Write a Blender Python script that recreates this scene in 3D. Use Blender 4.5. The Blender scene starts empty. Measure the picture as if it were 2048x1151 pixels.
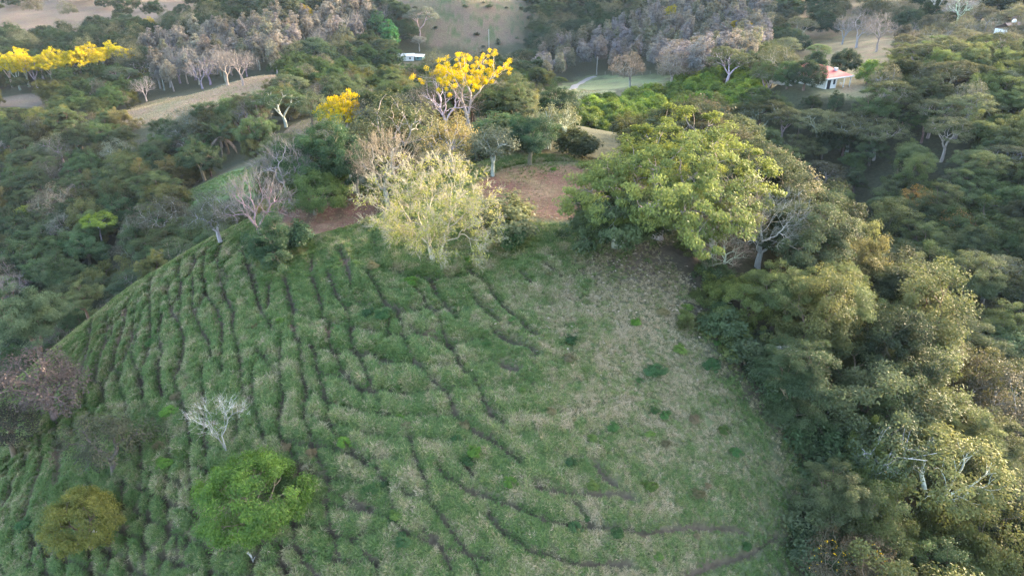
import bpy, bmesh, math, random
import numpy as np
from mathutils import Vector, Matrix

# ------------------------------------------------------------------ camera, sky, sun, exposure
SC = bpy.context.scene
COL = SC.collection
F = 1400.0; PITCH = math.radians(28.0); CZ = 28.0          # focal length in px of the 2048 px photograph
cam_d = bpy.data.cameras.new('camera'); cam = bpy.data.objects.new('camera', cam_d); COL.objects.link(cam)
cam_d.sensor_width = 36.0; cam_d.lens = 36.0 * F / 2048.0
cam_d.clip_start = 0.5; cam_d.clip_end = 6000.0
cam.location = (0, 0, CZ); cam.rotation_euler = (math.radians(90) - PITCH, 0, 0)
SC.camera = cam

SUN_AZ, SUN_EL = 54.0, 9.5                                   # azimuth clockwise from +Y, elevation
w = bpy.data.worlds.new('World'); SC.world = w; w.use_nodes = True
nt = w.node_tree; bg = nt.nodes['Background']
sky = nt.nodes.new('ShaderNodeTexSky'); sky.sky_type = 'NISHITA'; sky.sun_disc = False
sky.sun_elevation = math.radians(SUN_EL); sky.sun_rotation = math.radians(SUN_AZ)
sky.altitude = 300; sky.air_density = 0.8; sky.dust_density = 3.0; sky.ozone_density = 0.4
nt.links.new(sky.outputs[0], bg.inputs[0]); bg.inputs[1].default_value = 0.15

sun_d = bpy.data.lights.new('sun', 'SUN'); sun = bpy.data.objects.new('sun', sun_d); COL.objects.link(sun)
sun_d.energy = 1.7; sun_d.angle = math.radians(2.0); sun_d.color = (1.0, 0.82, 0.58)
_a, _e = math.radians(SUN_AZ), math.radians(SUN_EL)
SDIR = Vector((math.sin(_a) * math.cos(_e), math.cos(_a) * math.cos(_e), math.sin(_e)))
sun.rotation_euler = SDIR.to_track_quat('Z', 'Y').to_euler()
sun.location = (60, 40, 60)

vs = SC.view_settings
vs.view_transform = 'Standard'; vs.look = 'None'; vs.gamma = 1.0; vs.use_curve_mapping = False
vs.exposure = 3.62
cy = SC.cycles
cy.use_denoising = True; cy.denoiser = 'OPENIMAGEDENOISE'; cy.denoising_input_passes = 'RGB_ALBEDO_NORMAL'; cy.denoising_prefilter = 'NONE'; cy.use_adaptive_sampling = False; cy.use_light_tree = False
SC.cycles.pixel_filter_type = 'BLACKMAN_HARRIS'; cy.filter_width = 1.5
cy.max_bounces = 5; cy.diffuse_bounces = 3; cy.transmission_bounces = 3; cy.volume_bounces = 0
cy.transparent_max_bounces = 4; cy.caustics_reflective = False; cy.caustics_refractive = False

# ------------------------------------------------------------------ helpers: pixels, noise, terrain
def ray(u, v):
    a = (u - 1024) / F; b = -(v - 575.5) / F
    d = np.array([a, math.cos(PITCH) + b * math.sin(PITCH), -math.sin(PITCH) + b * math.cos(PITCH)])
    return d / np.linalg.norm(d)
def proj(x, y, z):
    z = z - CZ
    dep = y * math.cos(PITCH) - z * math.sin(PITCH); up = y * math.sin(PITCH) + z * math.cos(PITCH)
    dep = np.maximum(dep, 0.1)
    return 1024 + F * x / dep, 575.5 - F * up / dep, dep

_rs = np.random.RandomState(11); _perm = _rs.rand(256, 256)
def vnoise(x, y, s):
    x = np.asarray(x, float) / s; y = np.asarray(y, float) / s
    i = np.floor(x).astype(int); j = np.floor(y).astype(int); fx = x - i; fy = y - j
    fx = fx * fx * (3 - 2 * fx); fy = fy * fy * (3 - 2 * fy)
    g = lambda a, b: _perm[a % 256, b % 256]
    return (g(i, j) * (1 - fx) + g(i + 1, j) * fx) * (1 - fy) + (g(i, j + 1) * (1 - fx) + g(i + 1, j + 1) * fx) * fy - 0.5
def fbm(x, y, s, n=4):
    t = 0; a = 1.0
    for k in range(n):
        t = t + a * vnoise(np.asarray(x) + 37.3 * k, np.asarray(y) - 19.1 * k, s); a *= 0.5; s = s * 0.47
    return t

CTRL = np.array([  # x, y, z of the land around the pasture hill
 (0,77,-26),(0,30,-30),(0,-50,-45),(-80,-30,-46),(80,-30,-44),(-40,20,-36),(30,15,-36),(-90,30,-42),
 (-75,60,-37),(-72,100,-34),(-110,110,-38),(-150,150,-39),(-62,139,-21),(-45,125,-18),(-200,100,-38),(-81,126,-34),(-100,160,-34),
 (-72,172,-28),(-64,190,-24),(-40,180,-21),(-130,190,-37),(-128,226,-32),(-112,255,-29),(-97,283,-27),(-150,300,-41),(-180,250,-41),(-216,290,-40),
 (0,120,-8),(4,150,-12),(16,185,-19),(-25,230,-29),(20,250,-28),(55,324,-38),(10,300,-37),(-60,310,-38),(-57,390,-40),
 (-230,360,-37),(-280,430,-38),(-90,335,-37),(-110,430,-19),(-170,420,-26),(-330,600,-14),(-240,560,-22),(-330,720,-6),
 (-32,420,-40),(60,400,-38),(120,440,-22),(90,350,-36),(150,420,-24),(100,560,-16),(-32,600,-20),
 (90,295,-27),(185,330,-19),(260,330,-6),(205,280,-13),(150,250,-17),
 (80,174,-10),(95,195,-11),(42,204,-19),(15,168,-15),(60,190,-15),(40,130,-25),(60,110,-27),(69,138,-22),(82,118,-19),(58,86,-23),(48,55,-27),(38,42,-30),
 (100,60,-21),(140,100,-11),(120,150,-12),(150,200,-9),(220,150,0),(200,50,-10),(250,-50,-20),
 (0,800,0),(300,600,4),(300,900,16),(-100,1100,22),(-500,900,18),(600,500,18),(600,100,10),(-500,400,-20),(-500,0,-30),(0,-400,-35),(500,-400,-15),(-500,-400,-30),
 (0,1900,30),(-1500,1500,28),(1500,1500,28),(1500,-400,10),(-1500,-400,5)], float)
_L = 300.0
def _U(r2): return np.where(r2 > 0, 0.5 * r2 * np.log(np.maximum(r2, 1e-12)), 0.0)
def _tps_fit(P):
    X = P[:, :2] / _L; n = len(X)
    K = _U(((X[:, None] - X[None]) ** 2).sum(-1)) + np.eye(n) * 2e-4
    Q = np.hstack([np.ones((n, 1)), X])
    A = np.block([[K, Q], [Q.T, np.zeros((3, 3))]])
    return X, np.linalg.solve(A, np.concatenate([P[:, 2], np.zeros(3)]))
_TX, _TW = _tps_fit(CTRL)
def base(x, y):
    x = np.asarray(x, float); y = np.asarray(y, float); sh = x.shape
    X = np.stack([x.ravel(), y.ravel()], 1) / _L; out = np.empty(len(X))
    for k in range(0, len(X), 40000):
        q = X[k:k + 40000]
        out[k:k + 40000] = _U(((q[:, None] - _TX[None]) ** 2).sum(-1)) @ _TW[:-3] + _TW[-3] + q @ _TW[-2:]
    z = out.reshape(sh)
    # the bare cone hill behind the valley
    r = np.hypot((x + 32) / 1.0, (y - 470) / 1.1)
    z = z + 24.0 * np.clip(1 - r / 62.0, 0, 1) ** 1.15
    amp = np.clip((np.hypot(x, y) - 120) / 300, 0, 1)
    return np.clip(z + fbm(x, y, 60.0, 3) * (1.2 + 3.5 * amp), -55, 33)
HC = (5., 77.)
TH = [-180, -160, -135, -112, -90, -67, -45, -20, 0, 30, 60, 90, 120, 150, 180]
SCL = [56, 61, 63, 58, 53, 50, 46, 40, 37, 38, 60, 78, 56, 46, 56]
def hill(x, y):
    dx = x - HC[0]; dy = y - HC[1]
    th = np.degrees(np.arctan2(dy, dx)); r = np.hypot(dx, dy)
    return -19.0 * (np.maximum(r - 4, 0) / np.interp(th, TH, SCL)) ** 2.5
def smax(a, b, k):
    h = np.clip(0.5 + 0.5 * (a - b) / k, 0, 1)
    return b * (1 - h) + a * h + k * h * (1 - h)
PADS = [(-21.5, 76.5, 6.5, -2.7), (6, 77, 11, -0.05), (84, 176, 15, -9.6), (-57, 391, 16, -39.5), (205, 281, 14, -12.0), (153, 252, 6, -16.8)]
def H(x, y):
    x = np.asarray(x, float); y = np.asarray(y, float)
    z = smax(hill(x, y) + 0.5 * fbm(x, y, 14., 3), base(x, y), 3.0)
    for px, py, pr, pz in PADS:
        wgt = np.clip((1.45 - np.hypot(x - px, y - py) / pr) / 0.45, 0, 1); wgt = wgt * wgt * (3 - 2 * wgt)
        z = z * (1 - wgt) + pz * wgt
    return z
# cached height grid for quick look-ups
_gx = np.arange(-420, 421, 2.0); _gy = np.arange(10, 760, 2.0)
_GZ = H(*np.meshgrid(_gx, _gy, indexing='ij'))
def Hq(x, y):
    x = np.asarray(x, float); y = np.asarray(y, float)
    fx = np.clip((x + 420) / 2.0, 0, len(_gx) - 1.001); fy = np.clip((y - 10) / 2.0, 0, len(_gy) - 1.001)
    i = fx.astype(int); j = fy.astype(int); a = fx - i; b = fy - j
    return (_GZ[i, j] * (1 - a) + _GZ[i + 1, j] * a) * (1 - b) + (_GZ[i, j + 1] * (1 - a) + _GZ[i + 1, j + 1] * a) * b
_T = np.concatenate([np.arange(18, 130, 0.2), np.arange(130, 900, 1.0)])
def at(u, v, h=0.0):
    """the ground point whose spot h metres above it is seen at photograph pixel (u, v)"""
    d = ray(u, v); P = np.array([0, 0, CZ]) + _T[:, None] * d
    hit = np.where(P[:, 2] < Hq(P[:, 0], P[:, 1]) + h)[0]
    k = hit[0] if len(hit) else len(_T) - 1
    return float(P[k, 0]), float(P[k, 1]), float(H(P[k, 0], P[k, 1]))
def visible(x, y, z):
    c = np.array([0, 0, CZ]); p = np.array([x, y, z]); t = np.linspace(0.1, 0.97, 70)[:, None]
    P = c + (p - c) * t
    return bool(np.all(P[:, 2] > Hq(P[:, 0], P[:, 1]) - 0.3))
def inpoly(u, v, poly):
    u = np.asarray(u, float); v = np.asarray(v, float); c = np.zeros(u.shape, bool); n = len(poly)
    for k in range(n):
        x1, y1 = poly[k]; x2, y2 = poly[(k + 1) % n]
        if y1 == y2: continue
        c ^= ((y1 > v) != (y2 > v)) & (u < (x2 - x1) * (v - y1) / (y2 - y1) + x1)
    return c

# ------------------------------------------------------------------ helpers: materials, meshes, tags
def new_mat(name):
    m = bpy.data.materials.new(name); m.use_nodes = True
    for n in list(m.node_tree.nodes): m.node_tree.nodes.remove(n)
    return m, m.node_tree, m.node_tree.nodes, m.node_tree.links
def simple_mat(name, col, rough=0.8, noise=0.25, scale=3.0, metal=0.0):
    m, t, N, L = new_mat(name)
    o = N.new('ShaderNodeOutputMaterial'); p = N.new('ShaderNodeBsdfPrincipled'); L.new(p.outputs[0], o.inputs[0])
    p.inputs['Roughness'].default_value = rough; p.inputs['Metallic'].default_value = metal
    tc = N.new('ShaderNodeTexCoord'); n = N.new('ShaderNodeTexNoise'); n.inputs['Scale'].default_value = scale; n.inputs['Detail'].default_value = 5
    L.new(tc.outputs['Object'], n.inputs['Vector'])
    hs = N.new('ShaderNodeHueSaturation'); hs.inputs['Color'].default_value = (*col, 1)
    mr = N.new('ShaderNodeMapRange'); mr.inputs[3].default_value = 1 - noise; mr.inputs[4].default_value = 1 + noise
    L.new(n.outputs['Fac'], mr.inputs[0]); L.new(mr.outputs[0], hs.inputs['Value']); L.new(hs.outputs[0], p.inputs['Base Color'])
    return m
def leaf_mat(name, trans=0.35, gloss=0.05, instancer=False, inst_col=False):
    """foliage: object colour, varied per tree, per clump and per leaf, with light coming through"""
    m, t, N, L = new_mat(name)
    o = N.new('ShaderNodeOutputMaterial')
    oi = N.new('ShaderNodeObjectInfo'); at_ = N.new('ShaderNodeAttribute'); at_.attribute_name = 'lv'
    hs = N.new('ShaderNodeHueSaturation')
    v = N.new('ShaderNodeMapRange'); v.inputs[3].default_value = 0.5; v.inputs[4].default_value = 1.55
    L.new(at_.outputs['Fac'], v.inputs[0]); L.new(v.outputs[0], hs.inputs['Value'])
    h = N.new('ShaderNodeMapRange'); h.inputs[3].default_value = 0.515; h.inputs[4].default_value = 0.475
    L.new(at_.outputs['Fac'], h.inputs[0]); L.new(h.outputs[0], hs.inputs['Hue'])
    if instancer:
        ia = N.new('ShaderNodeAttribute'); ia.attribute_type = 'INSTANCER'; ia.attribute_name = 'tint'
        cr = N.new('ShaderNodeValToRGB'); e = cr.color_ramp.elements
        e[0].position = 0.0; e[0].color = (0.064, 0.130, 0.030, 1); e[1].position = 1.0; e[1].color = (0.34, 0.295, 0.18, 1)
        x = cr.color_ramp.elements.new(0.35); x.color = (0.130, 0.180, 0.055, 1)
        x = cr.color_ramp.elements.new(0.7); x.color = (0.27, 0.235, 0.125, 1)
        L.new(ia.outputs['Fac'], cr.inputs[0]); L.new(cr.outputs[0], hs.inputs['Color'])
    elif inst_col:
        ia = N.new('ShaderNodeAttribute'); ia.attribute_type = 'INSTANCER'; ia.attribute_name = 'hue'; L.new(ia.outputs['Color'], hs.inputs['Color'])
    else:
        L.new(oi.outputs['Color'], hs.inputs['Color'])
    d = N.new('ShaderNodeBsdfDiffuse'); tr = N.new('ShaderNodeBsdfTranslucent'); g = N.new('ShaderNodeBsdfGlossy'); g.inputs['Roughness'].default_value = 0.45
    hs2 = N.new('ShaderNodeHueSaturation'); hs2.inputs['Hue'].default_value = 0.485; hs2.inputs['Value'].default_value = 1.25
    L.new(hs.outputs[0], d.inputs[0]); L.new(hs.outputs[0], hs2.inputs['Color']); L.new(hs2.outputs[0], tr.inputs[0])
    m1 = N.new('ShaderNodeMixShader'); m1.inputs[0].default_value = trans; L.new(d.outputs[0], m1.inputs[1]); L.new(tr.outputs[0], m1.inputs[2])
    m2 = N.new('ShaderNodeMixShader'); m2.inputs[0].default_value = gloss; L.new(m1.outputs[0], m2.inputs[1]); L.new(g.outputs[0], m2.inputs[2])
    L.new(m2.outputs[0], o.inputs[0])
    return m
def bark_mat():
    m, t, N, L = new_mat('bark')
    o = N.new('ShaderNodeOutputMaterial'); p = N.new('ShaderNodeBsdfPrincipled'); L.new(p.outputs[0], o.inputs[0]); p.inputs['Roughness'].default_value = 0.9
    oi = N.new('ShaderNodeObjectInfo'); tc = N.new('ShaderNodeTexCoord'); n = N.new('ShaderNodeTexNoise'); n.inputs['Scale'].default_value = 2.5; n.inputs['Detail'].default_value = 6
    mp = N.new('ShaderNodeMapping'); mp.inputs['Scale'].default_value = (2, 2, 0.5); L.new(tc.outputs['Object'], mp.inputs[0]); L.new(mp.outputs[0], n.inputs['Vector'])
    mr = N.new('ShaderNodeMapRange'); mr.inputs[1].default_value = 0.3; mr.inputs[2].default_value = 0.7; mr.inputs[3].default_value = 0.6; mr.inputs[4].default_value = 1.3
    hs = N.new('ShaderNodeHueSaturation'); L.new(oi.outputs['Color'], hs.inputs['Color']); L.new(n.outputs['Fac'], mr.inputs[0]); L.new(mr.outputs[0], hs.inputs['Value'])
    L.new(hs.outputs[0], p.inputs['Base Color'])
    return m
LEAF = leaf_mat('leaf', 0.38, 0.02); PETAL = leaf_mat('petal', 0.30, 0.0); BARK = bark_mat(); GRASS = leaf_mat('grass_blade', 0.30, 0.03, True); FARLEAF = leaf_mat('far_leaf', 0.35, 0.0, inst_col=True)

def quad_mesh(name, V, Q, mat, lv=None, smooth=False):
    V = np.asarray(V, np.float32); Q = np.asarray(Q, np.int32); me = bpy.data.meshes.new(name)
    me.vertices.add(len(V)); me.vertices.foreach_set('co', V.ravel())
    me.loops.add(len(Q) * 4); me.loops.foreach_set('vertex_index', Q.ravel())
    me.polygons.add(len(Q)); me.polygons.foreach_set('loop_start', np.arange(0, len(Q) * 4, 4, dtype=np.int32))
    if smooth: me.polygons.foreach_set('use_smooth', np.ones(len(Q), bool))
    me.update(calc_edges=True)
    if lv is not None:
        a = me.attributes.new('lv', 'FLOAT', 'FACE'); a.data.foreach_set('value', np.asarray(lv, np.float32))
    if mat: me.materials.append(mat)
    return me
def tag(o, label=None, cat=None, group=None, kind=None):
    if label: o['label'] = label
    if cat: o['category'] = cat
    if group: o['group'] = group
    if kind: o['kind'] = kind
    return o
def link(name, data, parent=None, loc=(0, 0, 0), rotz=0.0, scale=None):
    o = bpy.data.objects.new(name, data); COL.objects.link(o)
    o.location = loc; o.rotation_euler = (0, 0, rotz)
    if scale is not None: o.scale = scale
    if parent: o.parent = parent
    return o
class Boxes:
    """collects boxes, prisms and cylinders into one mesh"""
    def __init__(s): s.bm = bmesh.new()
    def box(s, x0, x1, y0, y1, z0, z1, bev=0.0):
        r = bmesh.ops.create_cube(s.bm, size=1.0); vs_ = r['verts']
        bmesh.ops.transform(s.bm, matrix=Matrix.Translation(((x0 + x1) / 2, (y0 + y1) / 2, (z0 + z1) / 2)) @ Matrix.Diagonal((x1 - x0, y1 - y0, z1 - z0, 1)), verts=vs_)
        if bev: bmesh.ops.bevel(s.bm, geom=list({e for v in vs_ for e in v.link_edges}), offset=bev, segments=2, affect='EDGES')
        return s
    def cyl(s, a, b, r, n=8, r2=None):
        a = Vector(a); b = Vector(b); d = b - a
        m = Matrix.Translation((a + b) / 2) @ d.to_track_quat('Z', 'Y').to_matrix().to_4x4()
        bmesh.ops.create_cone(s.bm, cap_ends=True, segments=n, radius1=r, radius2=r if r2 is None else r2, depth=d.length, matrix=m); return s
    def poly(s, pts, faces):
        vs_ = [s.bm.verts.new(p) for p in pts]
        for f in faces: s.bm.faces.new([vs_[i] for i in f])
        return s
    def build(s, name, mat, parent=None, **k):
        bmesh.ops.recalc_face_normals(s.bm, faces=s.bm.faces)
        me = bpy.data.meshes.new(name); s.bm.to_mesh(me); s.bm.free(); me.materials.append(mat)
        return link(name, me, parent, **k)
# ------------------------------------------------------------------ the land: cattle tracks, ground sheet, grass
TRACKS = [  # cattle tracks on the pasture, traced on the photograph
 [(304,560),(301,596),(302,632),(302,663),(299,687),(295,718),(283,742),(285,770),(288,800)],
 [(345,520),(337,566),(337,590),(343,620),(359,648),(368,675),(369,702),(359,733),(350,754),(356,781),(364,800),(370,820),(377,840)],
 [(366,515),(359,535),(362,566),(359,593),(347,611),(340,640)], [(390,515),(386,550),(388,581),(385,608),(392,632),(404,660),(420,687),(425,720)],
 [(412,505),(407,535),(410,572),(420,602),(435,620),(445,648),(445,678),(445,708),(445,751)],
 [(440,495),(435,526),(447,584),(468,620),(465,648),(473,687),(483,730),(483,766),(490,790)],
 [(485,500),(494,529),(503,553),(509,578),(518,610),(535,640),(548,660)], [(322,632),(322,663),(319,681),(326,705),(318,748),(325,794)],
 [(272,620),(268,648),(264,681),(252,711),(246,740),(240,765)], [(262,600),(250,640),(237,693),(228,724),(219,754),(210,778),(207,797),(190,830)],
 [(190,625),(182,645),(179,678),(170,718),(164,742),(150,790)], [(216,630),(213,657),(210,687),(196,730),(188,770)], [(232,600),(225,640),(222,670)],
 [(404,736),(407,763),(410,794),(414,820)], [(171,809),(128,843),(101,867),(61,904),(18,943),(-10,968)],
 [(150,800),(116,849),(64,891),(10,930)], [(113,873),(117,901),(116,934),(113,971)], [(90,880),(64,901),(52,931),(34,959),(18,989),(6,1013)],
 [(86,915),(78,950),(60,1000),(40,1050)], [(339,880),(342,928),(339,959),(332,989),(335,1020),(335,1038),(342,1053),(335,1081),(326,1111),(317,1151)],
 [(377,840),(380,873),(380,922),(380,952),(390,980),(389,1007),(396,1038),(378,1068),(372,1099),(363,1129)], [(410,820),(412,849),(412,891),(415,928),(412,971)],
 [(278,880),(284,910),(284,946),(285,983),(279,1013),(277,1041)], [(302,950),(302,1007),(296,1044),(287,1074),(290,1105),(287,1151)],
 [(244,962),(247,995),(241,1032),(253,1062),(256,1099),(259,1151)], [(217,1050),(220,1105),(220,1132),(207,1160)], [(178,1100),(183,1155)],
 [(86,1060),(95,1117),(95,1155)], [(66,1070),(66,1130)], [(131,1100),(134,1155)], [(424,1095),(421,1155)], [(355,1080),(357,1130)], [(360,960),(357,1005)],
 [(570,556),(576,578),(585,608),(588,632),(585,657),(595,675),(601,693),(602,724),(604,751),(613,778),(613,800)],
 [(625,555),(631,572),(640,602),(645,620),(643,635)], [(655,545),(668,572),(680,602),(695,620),(701,648),(701,672),(710,693),(722,718),(731,745),(741,766),(744,784),(760,805)],
 [(680,500),(692,523),(699,550),(703,578)], [(735,545),(750,566),(762,590),(768,602),(789,611),(798,629),(807,651),(807,672),(813,690),(822,710)],
 [(815,560),(829,572),(847,596),(862,620),(877,639),(884,663),(897,687),(908,708),(916,724),(931,748),(952,763),(960,787),(967,805),(983,827),(1007,846)],
 [(564,669),(563,693),(561,724),(560,748),(564,778),(567,800),(560,837),(560,861),(565,882),(580,898),(589,922),(598,949)],
 [(620,690),(631,702),(634,733),(643,760),(649,784),(656,809),(658,837),(662,861),(678,873),(696,882),(705,901),(717,916),(735,930)],
 [(658,640),(658,678),(674,711),(683,736),(704,760),(716,775),(730,800)], [(827,718),(846,742),(861,757),(897,787),(907,824),(922,846),(946,861),(971,873),(1007,895),(1041,919)],
 [(780,630),(775,675)], [(822,655),(830,663),(858,678),(879,690),(895,697)], [(516,702),(531,718),(543,736),(552,750)], [(506,735),(506,766),(505,794),(510,806),(516,837),(525,861),(530,885)],
 [(625,515),(623,544)], [(537,572),(537,602),(531,620)], [(607,810),(610,840),(620,861),(625,885)],
 [(598,990),(586,1026),(591,1059),(595,1093),(604,1117),(629,1139),(650,1158)], [(625,890),(635,916),(653,946),(658,977),(653,995),(656,1026),(662,1056),(671,1087),(676,1115)],
 [(659,977),(684,995),(717,1004),(735,1020),(754,1032),(778,1044),(793,1053),(812,1068),(840,1078),(867,1084)], [(752,935),(760,949),(775,971),(781,995),(787,1020),(790,1045)],
 [(820,875),(824,888),(830,919),(842,943),(854,971),(857,998)], [(800,985),(815,995),(836,1004),(857,1010),(870,1023),(888,1044),(907,1068),(928,1090),(945,1120),(960,1155)],
 [(699,1081),(723,1099),(751,1120),(757,1151)], [(531,1062),(525,1090),(510,1123),(502,1151)], [(562,1085),(562,1117),(577,1151)], [(476,840),(478,876)],
 [(845,1060),(867,1074),(888,1105),(902,1135)], [(861,560),(876,593),(897,614),(915,640)], [(937,541),(958,556),(979,575),(989,596),(1007,617),(1028,635),(1052,657),(1075,675)],
 [(946,599),(979,629),(998,645)], [(985,660),(1019,684),(1052,696),(1074,711)], [(1005,731),(1035,740)], [(1083,529),(1104,541),(1122,556)], [(1040,547),(1061,566)],
 [(930,925),(943,955)], [(879,937),(891,959),(919,968),(931,977),(965,989),(995,998),(1026,1010),(1053,1020),(1074,1032),(1099,1041),(1135,1047),(1166,1053),(1190,1053),(1233,1059),(1291,1068),(1331,1062),(1371,1056),(1413,1056),(1465,1053),(1490,1060)],
 [(977,1026),(989,1044),(1013,1065),(1038,1081),(1059,1102),(1090,1108),(1123,1120),(1166,1126),(1210,1122),(1260,1128)],
 [(1145,995),(1163,1020),(1178,1041),(1196,1053)], [(1190,931),(1209,952),(1233,971)], [(1074,974),(1105,980),(1135,986),(1180,986),(1227,986),(1260,995)],
 [(900,1095),(940,1110),(980,1118)],
 [(1359,1158),(1395,1138),(1426,1123),(1459,1117),(1499,1105),(1523,1090),(1551,1074)]]
TW = [[at(u, v) for u, v in t] for t in TRACKS]
def track_dist(X, Y, tracks, reach=2.0):
    D = np.full(X.shape, 9.0)
    for t in tracks:
        for a, b in zip(t[:-1], t[1:]):
            ax, ay, bx, by = a[0], a[1], b[0], b[1]
            if math.hypot(bx - ax, by - ay) > 12: continue
            m = np.where((X > min(ax, bx) - reach) & (X < max(ax, bx) + reach) & (Y > min(ay, by) - reach) & (Y < max(ay, by) + reach))
            if not len(m[0]): continue
            x = X[m]; y = Y[m]; dx, dy = bx - ax, by - ay
            s = np.clip(((x - ax) * dx + (y - ay) * dy) / (dx * dx + dy * dy + 1e-9), 0, 1)
            D[m] = np.minimum(D[m], np.hypot(x - ax - s * dx, y - ay - s * dy))
    return D
def wpoly(pts): return [at(u, v)[:2] for u, v in pts]
EDGE = [(1345,500),(1400,560),(1410,640),(1440,690),(1500,760),(1540,815),(1590,870),(1625,940),(1632,1000),(1610,1080),(1600,1160)]   # wood along the pasture's right edge
_e = [at(u, v)[:2] for u, v in EDGE]
PASTURE = [(-20.5,84),(-12,86),(0,92),(14,88),(20,70)] + _e + [(12,20),(-30,18),(-70,30),(-75,62),(-52,74),(-38,84)]
def pasture_mask(x, y): return inpoly(x, y, PASTURE) & (hill(x, y) > Hq(x, y) - 1.4)
OPEN = {
 'spur': wpoly([(222,247),(262,215),(330,196),(420,180),(520,152),(560,150),(552,185),(440,215),(350,238),(262,262)]),
 'patch': wpoly([(585,300),(575,262),(640,232),(700,235),(690,265),(640,285)]),
 'green_slope': wpoly([(325,420),(370,385),(450,350),(520,335),(560,345),(520,385),(420,400),(360,425)]),
 'field_near': wpoly([(1020,215),(1040,182),(1120,180),(1210,183),(1230,200),(1160,214)]),
 'field_far': wpoly([(1105,176),(1150,152),(1330,150),(1330,166),(1230,180)]),
 'brown_left': wpoly([(-60,216),(-40,195),(60,188),(110,195),(90,215)]),
 'gap': wpoly([(990,318),(1000,296),(1060,292),(1075,312)]),
}
CONE = (-32, 470)

def axis(lo, hi, fine0, fine1, fine, big):
    out = list(np.arange(fine0, fine1, fine)); s = fine; x = out[-1]
    while x < hi: s = min(s * 1.07, 3.5 if abs(x) < big else s * 1.25); x += s; out.append(x)
    s = fine; x = fine0
    while x > lo: s = min(s * 1.07, 3.5 if abs(x) < big else s * 1.25); x -= s; out.insert(0, x)
    return np.array(out)
gx = axis(-1480, 1480, -60, 25, 0.23, 330); gy = axis(-380, 1880, 24, 92, 0.23, 600)
X, Y = np.meshgrid(gx, gy, indexing='ij'); Z = H(X, Y)
PM = pasture_mask(X, Y)
D = track_dist(X, Y, TW)
hz = hill(X, Y)
fade = np.clip(1 - (X - 2) / 16, 0.45, 1)
ph = (hz * 1.35 + 0.9 * fbm(X, Y, 9.0, 3)); fr = ph - np.floor(ph)
thin = np.exp(-((fr - .5) / .15) ** 2) * np.clip(vnoise(X + 7, Y, 6.0) * 2.2 + .9, 0, 1) * np.clip(1 - (X + 9) / 12, .28, 1)
D = D / np.clip(0.95 + .8 * vnoise(X, Y + 31, 2.2) + .5 * vnoise(X, Y, .9), .5, 1.5)
micro = 0.10 * (fr - 0.5) * fade - 0.50 * thin + 0.16 * fbm(X, Y, 2.4, 3) + 0.30 * fbm(X, Y, 6.0, 2)
micro -= 0.42 * np.exp(-(D / 0.21) ** 2) * (0.75 + 0.5 * vnoise(X, Y, 4.0)) - 0.16 * np.exp(-((D - 0.7) / 0.4) ** 2) * fade
on_pad = np.clip((np.hypot(X - 6, Y - 77) - 9) / 3, 0, 1) * np.clip((np.hypot(X + 21.5, Y - 76.5) - 5) / 3, 0, 1)
Z = Z + np.where(PM, micro * on_pad, 0.0)
nearw = np.clip(1 - np.abs(np.hypot(X, Y) - 80) / 320, 0, 1)
Z = Z + np.where(PM, 0, fbm(X, Y, 5.0, 3) * 0.35 * nearw * on_pad)
# ground colours (what the surface is made of)
def mixc(C, m, col): m = np.clip(m, 0, 1)[..., None]; return C * (1 - m) + np.array(col) * m
n1 = fbm(X, Y, 11.0, 4); n2 = fbm(X + 90, Y, 3.0, 3)
Cg = np.zeros(X.shape + (3,)) + np.array((0.052, 0.054, 0.030))                     # leaf litter under the woods
Cg = mixc(Cg, PM * 1.0, (0.095, 0.115, 0.05)); Cg = mixc(Cg, PM * np.clip(0.45 + n1 * 1.4, 0, 1), (0.125, 0.125, 0.06))
def wp(k, s=3.0): return inpoly(X + s * vnoise(X, Y, 7.), Y + s * vnoise(Y, X, 7.), OPEN[k])
Cg = mixc(Cg, wp('spur') * 1.0, (0.25, 0.165, 0.105)); Cg = mixc(Cg, wp('spur') * np.clip(n1 * 1.6, 0, .7), (0.17, 0.17, 0.075))
Cg = mixc(Cg, wp('patch') * 1.0, (0.20, 0.165, 0.12)); Cg = mixc(Cg, wp('brown_left') * 1.0, (0.16, 0.12, 0.09))
Cg = mixc(Cg, wp('green_slope') * 1.0, (0.135, 0.19, 0.065)); Cg = mixc(Cg, wp('gap') * 1.0, (0.20, 0.15, 0.09))
vall = np.exp(-((X - 45) / 60) ** 2 - ((Y - 285) / 70) ** 2); Cg = mixc(Cg, vall * np.clip(.7 + n1, 0, 1), (0.115, 0.115, 0.06))
Cg = mixc(Cg, wp('field_near', 9.) * np.clip(.8 + n2, .4, 1), (0.21, 0.215, 0.105)); Cg = mixc(Cg, wp('field_far', 10.) * np.clip(.75 + n1 + n2, .2, 1), (0.13, 0.155, 0.07))
rc = np.hypot(X - CONE[0], (Y - CONE[1]) / 1.1)
cone = np.clip((56 + 16 * n1 - rc) / 8, 0, 1) * (Y < 540)
Cg = mixc(Cg, cone, (0.125, 0.098, 0.060)); Cg = mixc(Cg, cone * np.clip(0.4 + n1 * 1.6, 0, .8), (0.13, 0.09, 0.068)); Cg = mixc(Cg, cone * np.clip(n2 * 2.4 - .1, 0, .9), (0.062, 0.08, 0.034))
farR = np.clip((X - 120) / 25, 0, 1) * np.clip((Y - 225) / 30, 0, 1) * np.clip((520 - Y) / 60, 0, 1)
Cg = mixc(Cg, farR * np.clip(0.75 + n1, 0, 1), (0.25, 0.17, 0.10)); Cg = mixc(Cg, farR * np.clip(n2, 0, .5), (0.16, 0.17, 0.08))
farL = np.clip((-175 - X) / 30, 0, 1) * np.clip((Y - 405) / 25, 0, 1)
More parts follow.
